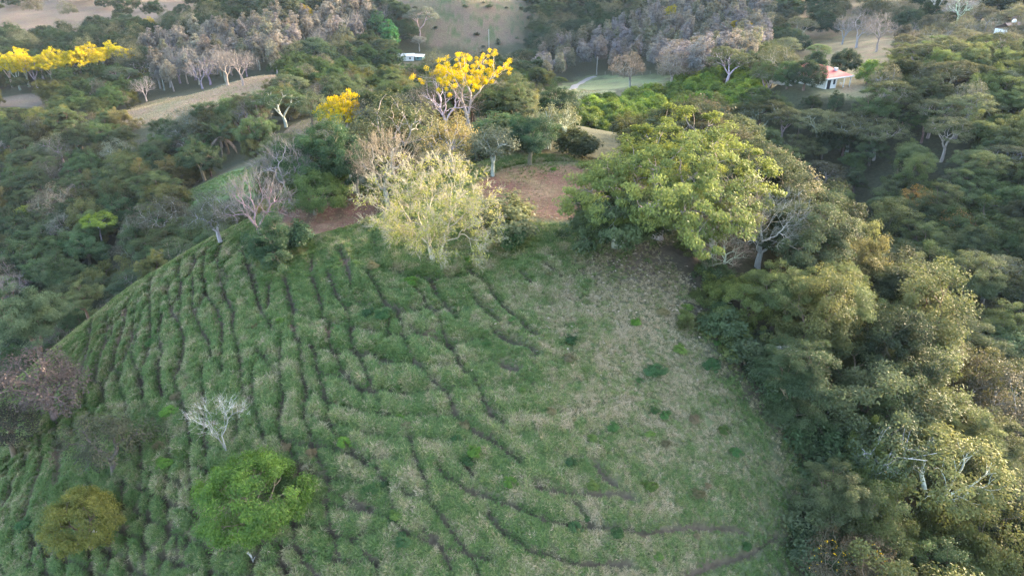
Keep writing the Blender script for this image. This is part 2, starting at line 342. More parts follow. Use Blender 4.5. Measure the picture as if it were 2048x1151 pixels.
Cg = mixc(Cg, farL * 1.0, (0.20, 0.14, 0.10)); Cg = mixc(Cg, farL * np.clip(-0.05 + n1 * 1.5, 0, .8), (0.13, 0.105, 0.085))
farB = np.clip((Y - 560) / 60, 0, 1); Cg = mixc(Cg, farB * np.clip(0.3 + n1, 0, 1), (0.16, 0.15, 0.08))
yard = np.clip((14 - np.hypot(X - 84, Y - 176)) / 3, 0, 1); Cg = mixc(Cg, yard, (0.15, 0.155, 0.085)); Cg = mixc(Cg, yard * np.clip(n2 + .25, 0, 1), (0.22, 0.16, 0.11))
p1 = np.clip((10.2 + 3.0 * vnoise(X, Y, 4.) - np.hypot(X - 6, Y - 77)) / 1.2, 0, 1)
Cg = mixc(Cg, p1, (0.15, 0.080, 0.055)); Cg = mixc(Cg, p1 * np.clip(n2 * 1.5 + .1, 0, .8), (0.22, 0.15, 0.09)); Cg = mixc(Cg, p1 * np.clip(-n2 * 1.5 - .1, 0, .7), (0.115, 0.062, 0.045))
p2 = np.clip((6.8 + 2.2 * vnoise(X, Y, 3.) - np.hypot(X + 21.5, (Y - 76.5) / 1.1)) / 1.0, 0, 1)
Cg = mixc(Cg, p2, (0.165, 0.088, 0.063)); Cg = mixc(Cg, p2 * np.clip(n2, 0, .6), (0.24, 0.165, 0.12))
Cg = mixc(Cg, PM * np.exp(-(D / 0.30) ** 2), (0.095, 0.070, 0.050)); Cg = mixc(Cg, PM * thin * .85, (0.08, 0.062, 0.043))
SCARS = [(250,625,1.6),(232,680,1.2),(116,905,1.3),(585,655,.8),(858,670,1.0),(660,660,.9),(692,522,.8),(598,945,.9)]
for u, v, r in SCARS:
    x, y, _ = at(u, v); Cg = mixc(Cg, np.exp(-(((X - x) ** 2 + (Y - y) ** 2) / r ** 2)) * np.clip(.8 + n2, 0, 1), (0.15, 0.085, 0.065))
lx, ly, _ = at(1260, 520)
LIT = np.exp(-((X - lx) ** 2 / 70 + (Y - ly) ** 2 / 40)); Cg = mixc(Cg, LIT * 0.9, (0.145, 0.105, 0.085))
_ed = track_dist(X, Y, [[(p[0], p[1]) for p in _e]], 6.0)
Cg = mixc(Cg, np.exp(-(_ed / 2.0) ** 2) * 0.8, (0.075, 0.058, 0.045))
nx_, ny_ = X.shape
idx = np.arange(nx_ * ny_).reshape(nx_, ny_)
Qd = np.stack([idx[:-1, :-1], idx[1:, :-1], idx[1:, 1:], idx[:-1, 1:]], -1).reshape(-1, 4)
def ground_mat():
    m, t, N, L = new_mat('ground')
    o = N.new('ShaderNodeOutputMaterial'); p = N.new('ShaderNodeBsdfPrincipled'); L.new(p.outputs[0], o.inputs[0])
    p.inputs['Roughness'].default_value = 0.95; p.inputs['Specular IOR Level'].default_value = 0.15
    a = N.new('ShaderNodeAttribute'); a.attribute_name = 'soil'
    tc = N.new('ShaderNodeTexCoord')
    n = N.new('ShaderNodeTexNoise'); n.inputs['Scale'].default_value = 1.6; n.inputs['Detail'].default_value = 9; n.inputs['Roughness'].default_value = 0.7; L.new(tc.outputs['Object'], n.inputs['Vector'])
    n3 = N.new('ShaderNodeTexNoise'); n3.inputs['Scale'].default_value = 0.25; n3.inputs['Detail'].default_value = 6; L.new(tc.outputs['Object'], n3.inputs['Vector'])
    mr = N.new('ShaderNodeMapRange'); mr.inputs[1].default_value = 0.3; mr.inputs[2].default_value = 0.7; mr.inputs[3].default_value = 0.6; mr.inputs[4].default_value = 1.35
    L.new(n.outputs['Fac'], mr.inputs[0])
    mh = N.new('ShaderNodeMapRange'); mh.inputs[1].default_value = 0.3; mh.inputs[2].default_value = 0.7; mh.inputs[3].default_value = 0.485; mh.inputs[4].default_value = 0.525
    L.new(n3.outputs['Fac'], mh.inputs[0])
    hs = N.new('ShaderNodeHueSaturation'); L.new(a.outputs['Color'], hs.inputs['Color']); L.new(mr.outputs[0], hs.inputs['Value']); L.new(mh.outputs[0], hs.inputs['Hue'])
    L.new(hs.outputs[0], p.inputs['Base Color'])
    b = N.new('ShaderNodeBump'); b.inputs['Strength'].default_value = 0.8; b.inputs['Distance'].default_value = 0.25; L.new(n.outputs['Fac'], b.inputs['Height']); L.new(b.outputs[0], p.inputs['Normal'])
    return m
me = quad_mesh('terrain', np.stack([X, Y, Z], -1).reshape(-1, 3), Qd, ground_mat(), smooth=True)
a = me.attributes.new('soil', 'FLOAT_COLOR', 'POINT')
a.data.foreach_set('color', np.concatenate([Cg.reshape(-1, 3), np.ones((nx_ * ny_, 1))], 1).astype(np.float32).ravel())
tag(link('terrain', me), 'green pasture hill and the wooded valley land around it', kind='structure')
def zmesh(x, y):
    """height of the built ground sheet"""
    x = np.asarray(x, float); y = np.asarray(y, float)
    i = np.clip(np.searchsorted(gx, x) - 1, 0, nx_ - 2); j = np.clip(np.searchsorted(gy, y) - 1, 0, ny_ - 2)
    fx = (x - gx[i]) / (gx[i + 1] - gx[i]); fy = (y - gy[j]) / (gy[j + 1] - gy[j])
    return (Z[i, j] * (1 - fx) + Z[i + 1, j] * fx) * (1 - fy) + (Z[i, j + 1] * (1 - fx) + Z[i + 1, j + 1] * fx) * fy

# --- grass: tufts instanced on points (nobody could count them)
PROTO = bpy.data.collections.new('prototypes')          # never linked into the scene: only instanced from
def tuft(name, seed, n, h, spread, wid):
    r = np.random.RandomState(seed); V = []; Q = []; lv = []
    for k in range(n):
        a_ = r.rand() * 6.283; d = np.array([math.cos(a_), math.sin(a_), 0]); s = np.array([-d[1], d[0], 0]) * wid * (0.6 + 0.8 * r.rand())
        p0 = d * spread * 0.35 * r.rand(); hh = h * (0.55 + 0.6 * r.rand()); out = spread * (0.5 + 0.9 * r.rand())
        p1_ = p0 + d * out * 0.45 + np.array([0, 0, hh * 0.75]); p2_ = p0 + d * out * 1.1 + np.array([0, 0, hh * (0.55 + 0.5 * r.rand())])
        b = len(V); V += [p0 - s, p0 + s, p1_ + s * .8, p1_ - s * .8, p2_ + s * .25, p2_ - s * .25]
        Q += [(b, b + 1, b + 2, b + 3), (b + 3, b + 2, b + 4, b + 5)]; c = r.rand(); lv += [c, min(1, c + .15)]
    me_ = quad_mesh(name, V, Q, GRASS, lv); o = bpy.data.objects.new(name, me_); PROTO_G.objects.link(o); return o
PROTO_G = bpy.data.collections.new('grass_prototypes')
for k in range(5): tuft('grass_tuft_%s' % 'abcde'[k], 40 + k, 24, 0.25, 0.17, 0.0095)
def scatter_object(name, P, rot, scl, idx_, coll, tint=None, hue=None):
    me_ = bpy.data.meshes.new(name); me_.vertices.add(len(P)); me_.vertices.foreach_set('co', np.asarray(P, np.float32).ravel())
    for nm, ty, arr in (('rot', 'FLOAT_VECTOR', rot), ('scl', 'FLOAT_VECTOR', scl)):
        q = me_.attributes.new(nm, ty, 'POINT'); q.data.foreach_set('vector', np.asarray(arr, np.float32).ravel())
    q = me_.attributes.new('pick', 'INT', 'POINT'); q.data.foreach_set('value', np.asarray(idx_, np.int32))
    if tint is not None: q = me_.attributes.new('tint', 'FLOAT', 'POINT'); q.data.foreach_set('value', np.asarray(tint, np.float32))
    if hue is not None: q = me_.attributes.new('hue', 'FLOAT_VECTOR', 'POINT'); q.data.foreach_set('vector', np.asarray(hue, np.float32).ravel())
    o = link(name, me_)
    g = bpy.data.node_groups.new(name + '_nodes', 'GeometryNodeTree')
    g.interface.new_socket('Geometry', in_out='INPUT', socket_type='NodeSocketGeometry'); g.interface.new_socket('Geometry', in_out='OUTPUT', socket_type='NodeSocketGeometry')
    gi = g.nodes.new('NodeGroupInput'); go = g.nodes.new('NodeGroupOutput'); ip = g.nodes.new('GeometryNodeInstanceOnPoints'); ci = g.nodes.new('GeometryNodeCollectionInfo')
    ci.inputs[0].default_value = coll; ci.inputs['Separate Children'].default_value = True; ci.inputs['Reset Children'].default_value = True
    def na(nm, ty):
        x = g.nodes.new('GeometryNodeInputNamedAttribute'); x.data_type = ty; x.inputs[0].default_value = nm; return x.outputs[0]
    ip.inputs['Pick Instance'].default_value = True
    g.links.new(gi.outputs[0], ip.inputs['Points']); g.links.new(ci.outputs[0], ip.inputs['Instance']); g.links.new(na('pick', 'INT'), ip.inputs['Instance Index'])
    g.links.new(na('rot', 'FLOAT_VECTOR'), ip.inputs['Rotation']); g.links.new(na('scl', 'FLOAT_VECTOR'), ip.inputs['Scale']); g.links.new(ip.outputs[0], go.inputs[0])
    md = o.modifiers.new('scatter', 'NODES'); md.node_group = g
    return o
def eulers(nrm, spin):
    nrm = nrm / np.linalg.norm(nrm, axis=1, keepdims=True)
    al = np.arctan2(nrm[:, 1], nrm[:, 0]); be = np.arccos(np.clip(nrm[:, 2], -1, 1))
    ca, sa, cb, sb, cp, sp = np.cos(al), np.sin(al), np.cos(be), np.sin(be), np.cos(spin - al), np.sin(spin - al)
    r00 = ca * cb * cp - sa * sp; r10 = sa * cb * cp + ca * sp; r20 = -sb * cp; r21 = sb * sp; r22 = cb
    return np.stack([np.arctan2(r21, r22), -np.arcsin(np.clip(r20, -1, 1)), np.arctan2(r10, r00)], 1)
def bump(x, y, lst):
    t = 0
    for u, v, r, wgt in lst:
        cx_, cy_, _ = at(u, v); t = t + wgt * np.exp(-((x - cx_) ** 2 + (y - cy_) ** 2) / r ** 2)
    return t
rg = np.random.RandomState(5)
def grass_points(x0, x1, y0, y1, dens):
    n = int((x1 - x0) * (y1 - y0) * dens); return x0 + (x1 - x0) * rg.rand(n), y0 + (y1 - y0) * rg.rand(n)
x, y = grass_points(-75, 34, 18, 92, 62.0)
k = pasture_mask(x, y); x = x[k]; y = y[k]
z = zmesh(x, y); u, v, dep = proj(x, y, z); k = (u > -260) & (u < 2150) & (v < 1330); x, y, z = x[k], y[k], z[k]
d = track_dist(x, y, TW)
right = np.clip((x - 1) / 12, 0, 1)
nz = fbm(x, y, 8.0, 4); nf = fbm(x + 50, y, 1.0, 3)
straw = 0.19 + 0.22 * nz + 0.70 * nf + 0.15 * right + bump(x, y, [(1290,740,11,.09),(1280,640,8,.12),(1380,760,8,.18),(1230,900,9,.08),(1300,540,9,.2),(1120,640,8,.1),(660,560,5,-.15),(760,560,8,-.12),(1500,740,5,-.35),(1560,1130,7,-.2),(120,1100,9,-.15),(880,520,9,.12),(1080,470,5,-.35),(800,640,9,-.12),(350,700,8,-.05)])
straw += rg.normal(0, 0.24, len(x)) + np.where(rg.rand(len(x)) < .10, .35, 0)
bare = np.clip(bump(x, y, [(a_[0], a_[1], a_[2] * .9, 0.9) for a_ in SCARS]) + np.exp(-((x - lx) ** 2 / 60 + (y - ly) ** 2 / 30)) * .6 + 0.75 * np.exp(-(track_dist(x, y, [[(p[0], p[1]) for p in _e]], 5) / 1.5) ** 2), 0, 1)
pad = (np.hypot(x - 6, y - 77) < 10.6) | (np.hypot(x + 21.5, (y - 76.5) / 1.1) < 6.4)
d = d / np.clip(0.95 + .8 * vnoise(x, y + 31, 2.2) + .5 * vnoise(x, y, .9), .5, 1.5)
ph_ = hill(x, y) * 1.35 + 0.9 * fbm(x, y, 9.0, 3); fr_ = ph_ - np.floor(ph_)
thn = np.exp(-((fr_ - .5) / .15) ** 2) * np.clip(vnoise(x + 7, y, 6.0) * 2.2 + .9, 0, 1) * np.clip(1 - (x + 9) / 12, .28, 1)
keep = (rg.rand(len(x)) > .92 * thn) & (d > 0.10 + 0.12 * rg.rand(len(x))) & (rg.rand(len(x)) > bare) & (rg.rand(len(x)) > 0.45 * right * (nf > -.1)) & (~pad | (rg.rand(len(x)) < 0.10))
x, y, z, d, straw, right, nz, pad = [q[keep] for q in (x, y, z, d, straw, right, nz, pad)]
gxh = (H(x + .5, y) - H(x - .5, y)); gyh = (H(x, y + .5) - H(x, y - .5))
down = np.stack([-gxh, -gyh, np.zeros(len(x))], 1)
nrm = np.array([0, 0, 1.0]) + down * 1.25 + rg.normal(0, .22, (len(x), 3)) * [1, 1, .3]
sz = (1.15 - 0.45 * right) * (0.65 + 0.7 * rg.rand(len(x))) * (1 + 0.5 * nz) * np.where(d < .55, .75, 1.0) * np.where(pad, 0.5, 1.0)
tint = np.clip(straw, 0.02, 1); tint = np.where(pad, 0.55 + 0.35 * rg.rand(len(x)), tint)
gpatch = bump(x, y, [(1110,335,3.2,1.0),(1050,345,2.0,.7),(1180,330,2.0,.7)])
tint = np.where(pad & (rg.rand(len(x)) < gpatch), 0.3, tint); sz = np.where(pad, sz * (1 + .5 * np.clip(gpatch, 0, 1)), sz)
g_o = scatter_object('pasture_grass', np.stack([x, y, z - .03], 1), eulers(nrm, rg.rand(len(x)) * 6.283), np.stack([sz * 1.15, sz * 1.15, sz], 1), rg.randint(0, 5, len(x)), PROTO_G, tint)
tag(g_o, 'tufted green and straw grass covering the pasture hill', 'grass', kind='stuff')
NGRASS = len(x)
# rougher grass on the small open slopes beyond
xs, ys = [], []
for kx in ('green_slope', 'patch', 'gap', 'spur', 'field_near'):
    P_ = np.array(OPEN[kx]); a0, b0 = P_.min(0); a1, b1 = P_.max(0)
    dn = {'green_slope': 6, 'patch': 2.5, 'gap': 6, 'spur': 1.2, 'field_near': 0.8}[kx]
    q, r_ = grass_points(a0, a1, b0, b1, dn); m = inpoly(q, r_, OPEN[kx]); xs.append(np.stack([q[m], r_[m], np.full(m.sum(), {'green_slope': .22, 'patch': .62, 'gap': .6, 'spur': .8, 'field_near': .55}[kx])], 1))
A = np.concatenate(xs); x, y = A[:, 0], A[:, 1]; z = zmesh(x, y)
g2 = scatter_object('slope_grass', np.stack([x, y, z - .03], 1), eulers(np.array([0, 0, 1.0]) + rg.normal(0, .3, (len(x), 3)) * [1, 1, .2], rg.rand(len(x)) * 6.283),
    np.repeat((0.9 + 0.8 * rg.rand(len(x)))[:, None], 3, 1), rg.randint(0, 5, len(x)), PROTO_G, np.clip(A[:, 2] + .35 * fbm(x, y, 9., 3) + rg.normal(0, .12, len(x)), 0, 1))
tag(g2, 'rough grass on the small open slopes beyond the pasture hill', 'grass', kind='stuff')
# pale fallen leaves on the pasture under the big-leaved tree
n = 900; x = lx + rg.normal(0, 8.5, n); y = ly - 1 + rg.normal(0, 5.5, n); k = pasture_mask(x, y); x, y = x[k], y[k]; z = zmesh(x, y) + .10
V = []; Q = []; lv = []
for i in range(len(x)):
    a_ = rg.rand() * 6.28; s = .10 + .10 * rg.rand(); dx_, dy_ = math.cos(a_) * s, math.sin(a_) * s; b = len(V)
    V += [(x[i] - dx_, y[i] - dy_, z[i]), (x[i] + dy_ * .5, y[i] - dx_ * .5, z[i] + .06), (x[i] + dx_, y[i] + dy_, z[i] + .03), (x[i] - dy_ * .5, y[i] + dx_ * .5, z[i] + .02)]; Q.append((b, b + 1, b + 2, b + 3)); lv.append(rg.rand())
fl = link('fallen_leaves', quad_mesh('fallen_leaves', V, Q, LEAF, lv)); fl.color = (0.42, 0.36, 0.27, 1)
tag(fl, 'pale dry leaves fallen on the grass under the big-leaved tree', 'leaves', kind='stuff')
# ------------------------------------------------------------------ trees
class Wood:
    """collects tapering tubes into one mesh"""
    def __init__(s): s.V = []; s.Q = []; s.n = 0
    def tube(s, P, R, sides):
        P = np.asarray(P, float); m = len(P); a = np.arange(sides) * 2 * math.pi / sides
        for i in range(m):
            t = P[min(i + 1, m - 1)] - P[max(i - 1, 0)]; t = t / (np.linalg.norm(t) + 1e-9)
            h = np.array([1., 0, 0]) if abs(t[0]) < .8 else np.array([0, 1., 0])
            e1 = np.cross(t, h); e1 /= np.linalg.norm(e1); e2 = np.cross(t, e1)
            s.V.append(P[i] + R[i] * (np.cos(a)[:, None] * e1 + np.sin(a)[:, None] * e2))
        for i in range(m - 1):
            b = s.n + i * sides
            for k in range(sides): s.Q.append((b + k, b + (k + 1) % sides, b + sides + (k + 1) % sides, b + sides + k))
        s.n += m * sides
    def mesh(s, name): return quad_mesh(name, np.concatenate(s.V), s.Q, BARK, smooth=True)
def crv(r, a, b, wob, n=4, sag=0.0):
    t = np.linspace(0, 1, n)[:, None]; L_ = np.linalg.norm(b - a)
    P = a + (b - a) * t; off = r.normal(0, wob * L_, 3); P = P + np.sin(t * math.pi) * off; P[:, 2] += sag * L_ * np.sin(t[:, 0] * math.pi)
    return P
def limbs(r, W, p, T, rt, depth=0, rpar=9.0, f=(.32, .5), wob=.07, twig=None, sag=0.06, pw=.47):
    n = len(T); rad = min(rt * n ** pw, rpar)
    if n == 1:
        W.tube(crv(r, p, T[0], wob, 4, sag), np.linspace(rad, rt * .35, 4), 3); return
    c = T.mean(0); X_ = T - p; X_ = X_ / (np.linalg.norm(X_, axis=1, keepdims=True) + 1e-6); X_ = X_ - X_.mean(0)
    k = 3 if (n > 6 and r.rand() < .35) else 2
    if n <= 3: groups = [T[i:i + 1] for i in range(n)]
    else:
        C = X_[r.choice(n, k, replace=False)]
        for _ in range(5):
            lab = ((X_[:, None] - C[None]) ** 2).sum(-1).argmin(1)
            C = np.array([X_[lab == j].mean(0) if (lab == j).any() else X_[r.randint(n)] for j in range(k)])
        groups = [T[lab == j] for j in range(k) if (lab == j).any()]
        if len(groups) == 1: h = n // 2; groups = [T[:h], T[h:]]
    for G in groups:
        if len(G) == 1: limbs(r, W, p, G, rt, depth + 1, rad, f, wob, twig, sag, pw); continue
        q = p + (G.mean(0) - p) * r.uniform(*f) + r.normal(0, .03, 3) * np.linalg.norm(G.mean(0) - p)
        rq = min(rt * len(G) ** pw, rad)
        W.tube(crv(r, p, q, wob, 4, sag * .5), np.linspace(min(rq * 1.25, rad), rq, 4), 6 if rq > .10 else (4 if rq > .04 else 3))
        limbs(r, W, q, G, rt, depth + 1, rq, f, wob, twig, sag, pw)
def crown_pts(r, n, R, zc, Rz, low=-0.2, shell=(.72, 1.0), lob=.22, nl=7, flat=1.0):
    d = r.normal(0, 1, (n * 6, 3)); d /= np.linalg.norm(d, axis=1, keepdims=True); d = d[d[:, 2] > low][:n]
    L_ = r.normal(0, 1, (nl, 3)); L_ /= np.linalg.norm(L_, axis=1, keepdims=True)
    b = 1 - lob + 1.6 * lob * np.max(np.clip(d @ L_.T, 0, 1) ** 5, axis=1)
    rad = r.uniform(shell[0], shell[1], len(d)) * b; rad = np.where(r.rand(len(d)) < .15, rad * .65, rad)
    P = d * rad[:, None]; P[:, 2] = np.sign(P[:, 2]) * np.abs(P[:, 2]) ** flat
    return P * [R, R, Rz] + [0, 0, zc]
def leaves(r, T, per, rc, L_, Wd, center, squash=.6, outw=.7, up=.5, droop=.3, lmix=.55):
    n = len(T) * per; cid = np.repeat(np.arange(len(T)), per)
    q = r.normal(0, 1, (n, 3)); q /= np.linalg.norm(q, axis=1, keepdims=True); q *= (r.rand(n) ** .45)[:, None]
    c = T[cid] + q * rc * (0.7 + 0.6 * r.rand(len(T)))[cid][:, None] * [1, 1, squash]
    o = c - center; o /= np.linalg.norm(o, axis=1, keepdims=True) + 1e-6
    nr = o * outw + np.array([0, 0, up]) + r.normal(0, .45, (n, 3)); nr /= np.linalg.norm(nr, axis=1, keepdims=True)
    d = r.normal(0, 1, (n, 3)) + o * .8 - np.array([0, 0, droop]); d -= (d * nr).sum(1, keepdims=True) * nr; d /= np.linalg.norm(d, axis=1, keepdims=True) + 1e-6
    s = np.cross(nr, d); l = (L_ * (.6 + .8 * r.rand(n)))[:, None] * .5; w_ = (Wd * (.6 + .8 * r.rand(n)))[:, None] * .5
    V = np.stack([c - d * l, c + s * w_ + nr * w_ * .3, c + d * l - np.array([0, 0, 1]) * l * .25, c - s * w_ + nr * w_ * .3], 1).reshape(-1, 3)
    # tone varies by clump and by leaf, paler towards the top of each clump
    lv = np.clip(lmix * r.rand(len(T))[cid] + (1 - lmix) * r.rand(n) + .16 * q[:, 2], 0, 1)
    return V, np.arange(n * 4).reshape(-1, 4), lv
def twigs(r, T, per, L_, rad, center, updir=.35, sub=3, W=None):
    W = W or Wood()
    for t in T:
        o = t - center; o = o / (np.linalg.norm(o) + 1e-6)
        for k in range(per):
            d = o * .8 + np.array([0, 0, updir]) + r.normal(0, .5, 3); d /= np.linalg.norm(d); l = L_ * r.uniform(.5, 1.2)
            e = t + d * l; W.tube([t, t + d * l * .5 + r.normal(0, .05 * l, 3), e], [rad, rad * .8, rad * .5], 3)
            for j in range(sub):
                a0 = t + d * l * r.uniform(.3, .9); d2 = d + r.normal(0, .6, 3); d2 /= np.linalg.norm(d2)
                W.tube([a0, a0 + d2 * l * r.uniform(.3, .65)], [rad * .7, rad * .4], 3)
    return W
PR = {}   # prototypes: kind -> list of (trunk mesh, crown mesh, height)
def proto(kind, seed, H_, R, fork, n, shape, leaf=None, bare=None, rt=.02, lean=(0, 0), stems=1, tr=None, **kw):
    r = np.random.RandomState(seed)
    T = crown_pts(r, n, R, **shape) + [lean[0], lean[1], 0]
    W = Wood(); zc = shape['zc']; cen = np.array([lean[0] * .7, lean[1] * .7, zc - shape['Rz'] * .3])
    groups = [T] if stems == 1 else [T[i::stems] for i in range(stems)]
    if stems > 1:
        order = np.argsort(np.arctan2(T[:, 1], T[:, 0])); groups = np.array_split(T[order], stems)
    for g in groups:
        b = np.array([0, 0, -.4]) if stems == 1 else np.array([*r.normal(0, .25, 2), -.4])
        m_ = g.mean(0); top = np.array([m_[0] * .25, m_[1] * .25, fork * r.uniform(.85, 1.15)]) + r.normal(0, .1, 3)
        r0 = tr or rt * len(g) ** .47 * 1.25
        W.tube(crv(r, b, top, .04, 6), np.linspace(r0 * 1.3, r0 * .95, 6), 8)
        limbs(r, W, top, g, rt, rpar=r0 * .95, **kw)
    if leaf and bare: twigs(r, T, center=cen, W=W, **bare)
    tm = W.mesh(kind + '_trunk')
    if bare and not leaf: cm = twigs(r, T, center=cen, **bare).mesh(kind + '_twigs')
    else:
        lf = dict(leaf); mat = lf.pop('mat', LEAF); V, Q, lv = leaves(r, T, center=cen, **lf); cm = quad_mesh(kind + '_leaves', V, Q, mat, lv)
    PR.setdefault(kind, []).append((tm, cm, H_))
S = 0
for i in range(4):   # dense round broadleaf
    S += 1; Rr = [4.2, 4.8, 3.8, 5.0][i]
    proto('round', S, 9.0, Rr, 2.6, 150, dict(zc=5.0, Rz=4.1, low=-.45, lob=.42, nl=10, shell=(.58, 1.0)), dict(per=230, rc=.72, L_=.18, Wd=.08, squash=.75, droop=.5), rt=.022)
for i in range(4):   # feathery spreading crowns of the near wood
    S += 1
    proto('feather', S, 9.5, [5.0, 5.6, 4.6, 5.2][i], 3.2, 150, dict(zc=6.2, Rz=3.4, low=-.35, lob=.48, nl=11, shell=(.55, 1.0)), dict(per=210, rc=.78, L_=.28, Wd=.055, squash=.55, up=.9, droop=.7, outw=.4), rt=.022)
for i in range(3):   # flat-topped umbrella trees with open limbs
    S += 1
    proto('umbrella', S, 8.5, [5.4, 6.0, 4.8][i], 2.6, 95, dict(zc=5.6, Rz=2.9, low=.02, shell=(.86, 1.0), lob=.2, nl=7), dict(per=95, rc=.95, L_=.30, Wd=.10, squash=.42, up=1.0, outw=.3), rt=.026, f=(.36, .55), sag=.1)
for i in range(3):   # vine-draped mounds
    S += 1
    proto('mound', S, 6.5, [4.2, 4.8, 3.6][i], 1.5, 170, dict(zc=2.3, Rz=4.4, low=-.42, lob=.5, nl=11, shell=(.62, 1.0)), dict(per=250, rc=.62, L_=.14, Wd=.075, squash=.9, droop=.9, up=.35), rt=.02)
for i in range(3):   # slim plantation trees, thin grey-tan foliage
    S += 1
    proto('teak', S, 12.0, [2.4, 2.8, 2.1][i], 5.0, 46, dict(zc=8.2, Rz=4.4, low=-.85, lob=.3, nl=6), dict(per=46, rc=1.0, L_=.5, Wd=.32, squash=.9, up=.5, droop=.6), rt=.03, f=(.25, .4))
for i in range(4):   # leafless trees
    S += 1
    proto('bare', S, 8.5, [4.4, 5.0, 3.8, 4.6][i], 2.0, 120, dict(zc=4.4, Rz=4.4, low=-.05, lob=.3, nl=8), bare=dict(per=4, L_=1.15, rad=.016, sub=3), rt=.021, f=(.34, .52), wob=.09)
for i in range(2):   # thin-leaved sparse crowns
    S += 1
    proto('sparse', S, 8.5, [4.6, 4.0][i], 2.2, 110, dict(zc=4.8, Rz=3.9, low=-.25, lob=.35, nl=8), dict(per=42, rc=1.0, L_=.26, Wd=.13, squash=.7), rt=.024, f=(.34, .52))
for i in range(2):   # dense little fruit trees
    S += 1
    proto('fruit', S, 5.0, [2.7, 2.4][i], 1.0, 70, dict(zc=2.6, Rz=2.6, low=-.6, lob=.22, nl=7), dict(per=95, rc=.75, L_=.30, Wd=.13, squash=.85, droop=.4, up=.3), rt=.022)
for i in range(3):   # flowering trees, petals in balls on bare twigs
    S += 1
    proto('flower', S, 9.0, [4.0, 4.6, 3.6][i], 3.0, 140, dict(zc=5.6, Rz=3.6, low=.0, lob=.34, nl=7), dict(per=60, rc=.48, L_=.19, Wd=.15, squash=.9, up=.2, outw=.3, lmix=.45, mat=PETAL), rt=.022, f=(.36, .52))
for i in range(2):   # big evergreen yard trees
    S += 1
    proto('mango', S, 8.0, [5.0, 4.4][i], 1.8, 130, dict(zc=4.2, Rz=4.0, low=-.5, lob=.16, nl=9, shell=(.85, 1.0)), dict(per=190, rc=.9, L_=.26, Wd=.10, squash=.8, droop=.8, up=.3), rt=.025)
for i in range(2):   # low scrub
    S += 1
    proto('shrub', S, 2.6, [1.7, 1.4][i], .5, 46, dict(zc=1.1, Rz=1.5, low=-.4, lob=.35, nl=6), dict(per=80, rc=.5, L_=.22, Wd=.11, squash=.8), rt=.012)
S += 1   # thicket of thin pale stems
proto('thicket', S, 5.5, 2.2, 2.8, 60, dict(zc=4.0, Rz=1.7, low=-.4, lob=.3, nl=6), dict(per=22, rc=.6, L_=.22, Wd=.10, squash=.7), rt=.016, stems=7)
# single trees
proto('big_leaf', 201, 13.5, 10.6, 3.6, 340, dict(zc=6.3, Rz=6.9, low=-.40, lob=.42, nl=12, shell=(.62, 1.0)), dict(per=165, rc=.95, L_=.30, Wd=.13, squash=.55, droop=1.1, up=.7, lmix=.5), rt=.028, f=(.34, .52), stems=3)
proto('pale', 202, 12.5, 7.6, 2.2, 320, dict(zc=5.6, Rz=6.6, low=-.62, lob=.30, nl=11, shell=(.60, 1.0)), dict(per=32, rc=.85, L_=.25, Wd=.11, squash=.65, droop=.4), bare=dict(per=6, L_=.9, rad=.017, sub=4, updir=.05), rt=.014, f=(.33, .5), wob=.1, stems=3)
proto('big_leaf_low', 206, 7.6, 6.4, 2.0, 190, dict(zc=3.5, Rz=3.9, low=-.45, lob=.42, nl=10, shell=(.6, 1.0)), dict(per=150, rc=.9, L_=.32, Wd=.14, squash=.55, droop=1.1, up=.7, lmix=.5), rt=.024, stems=2)
proto('little_bare', 207, 5.2, 2.3, 1.5, 60, dict(zc=3.2, Rz=2.0, low=.1, lob=.3, nl=6), bare=dict(per=3, L_=.75, rad=.005, sub=2), rt=.0085, f=(.4, .55), stems=2)
proto('gold', 204, 14.0, 8.2, 4.6, 240, dict(zc=8.6, Rz=5.2, low=-.05, lob=.5, nl=9, shell=(.66, 1.0)), dict(per=100, rc=.48, L_=.14, Wd=.12, squash=.85, up=.2, outw=.3, lmix=.45, mat=PETAL), rt=.021, f=(.36, .52), stems=2, lean=(.8, 0))
proto('tall_umbrella', 205, 10.5, 3.7, 7.6, 60, dict(zc=8.4, Rz=1.9, low=.0, shell=(.85, 1.0), lob=.25, nl=5), dict(per=120, rc=.75, L_=.28, Wd=.12, squash=.5, up=1.0), rt=.02, tr=.16)

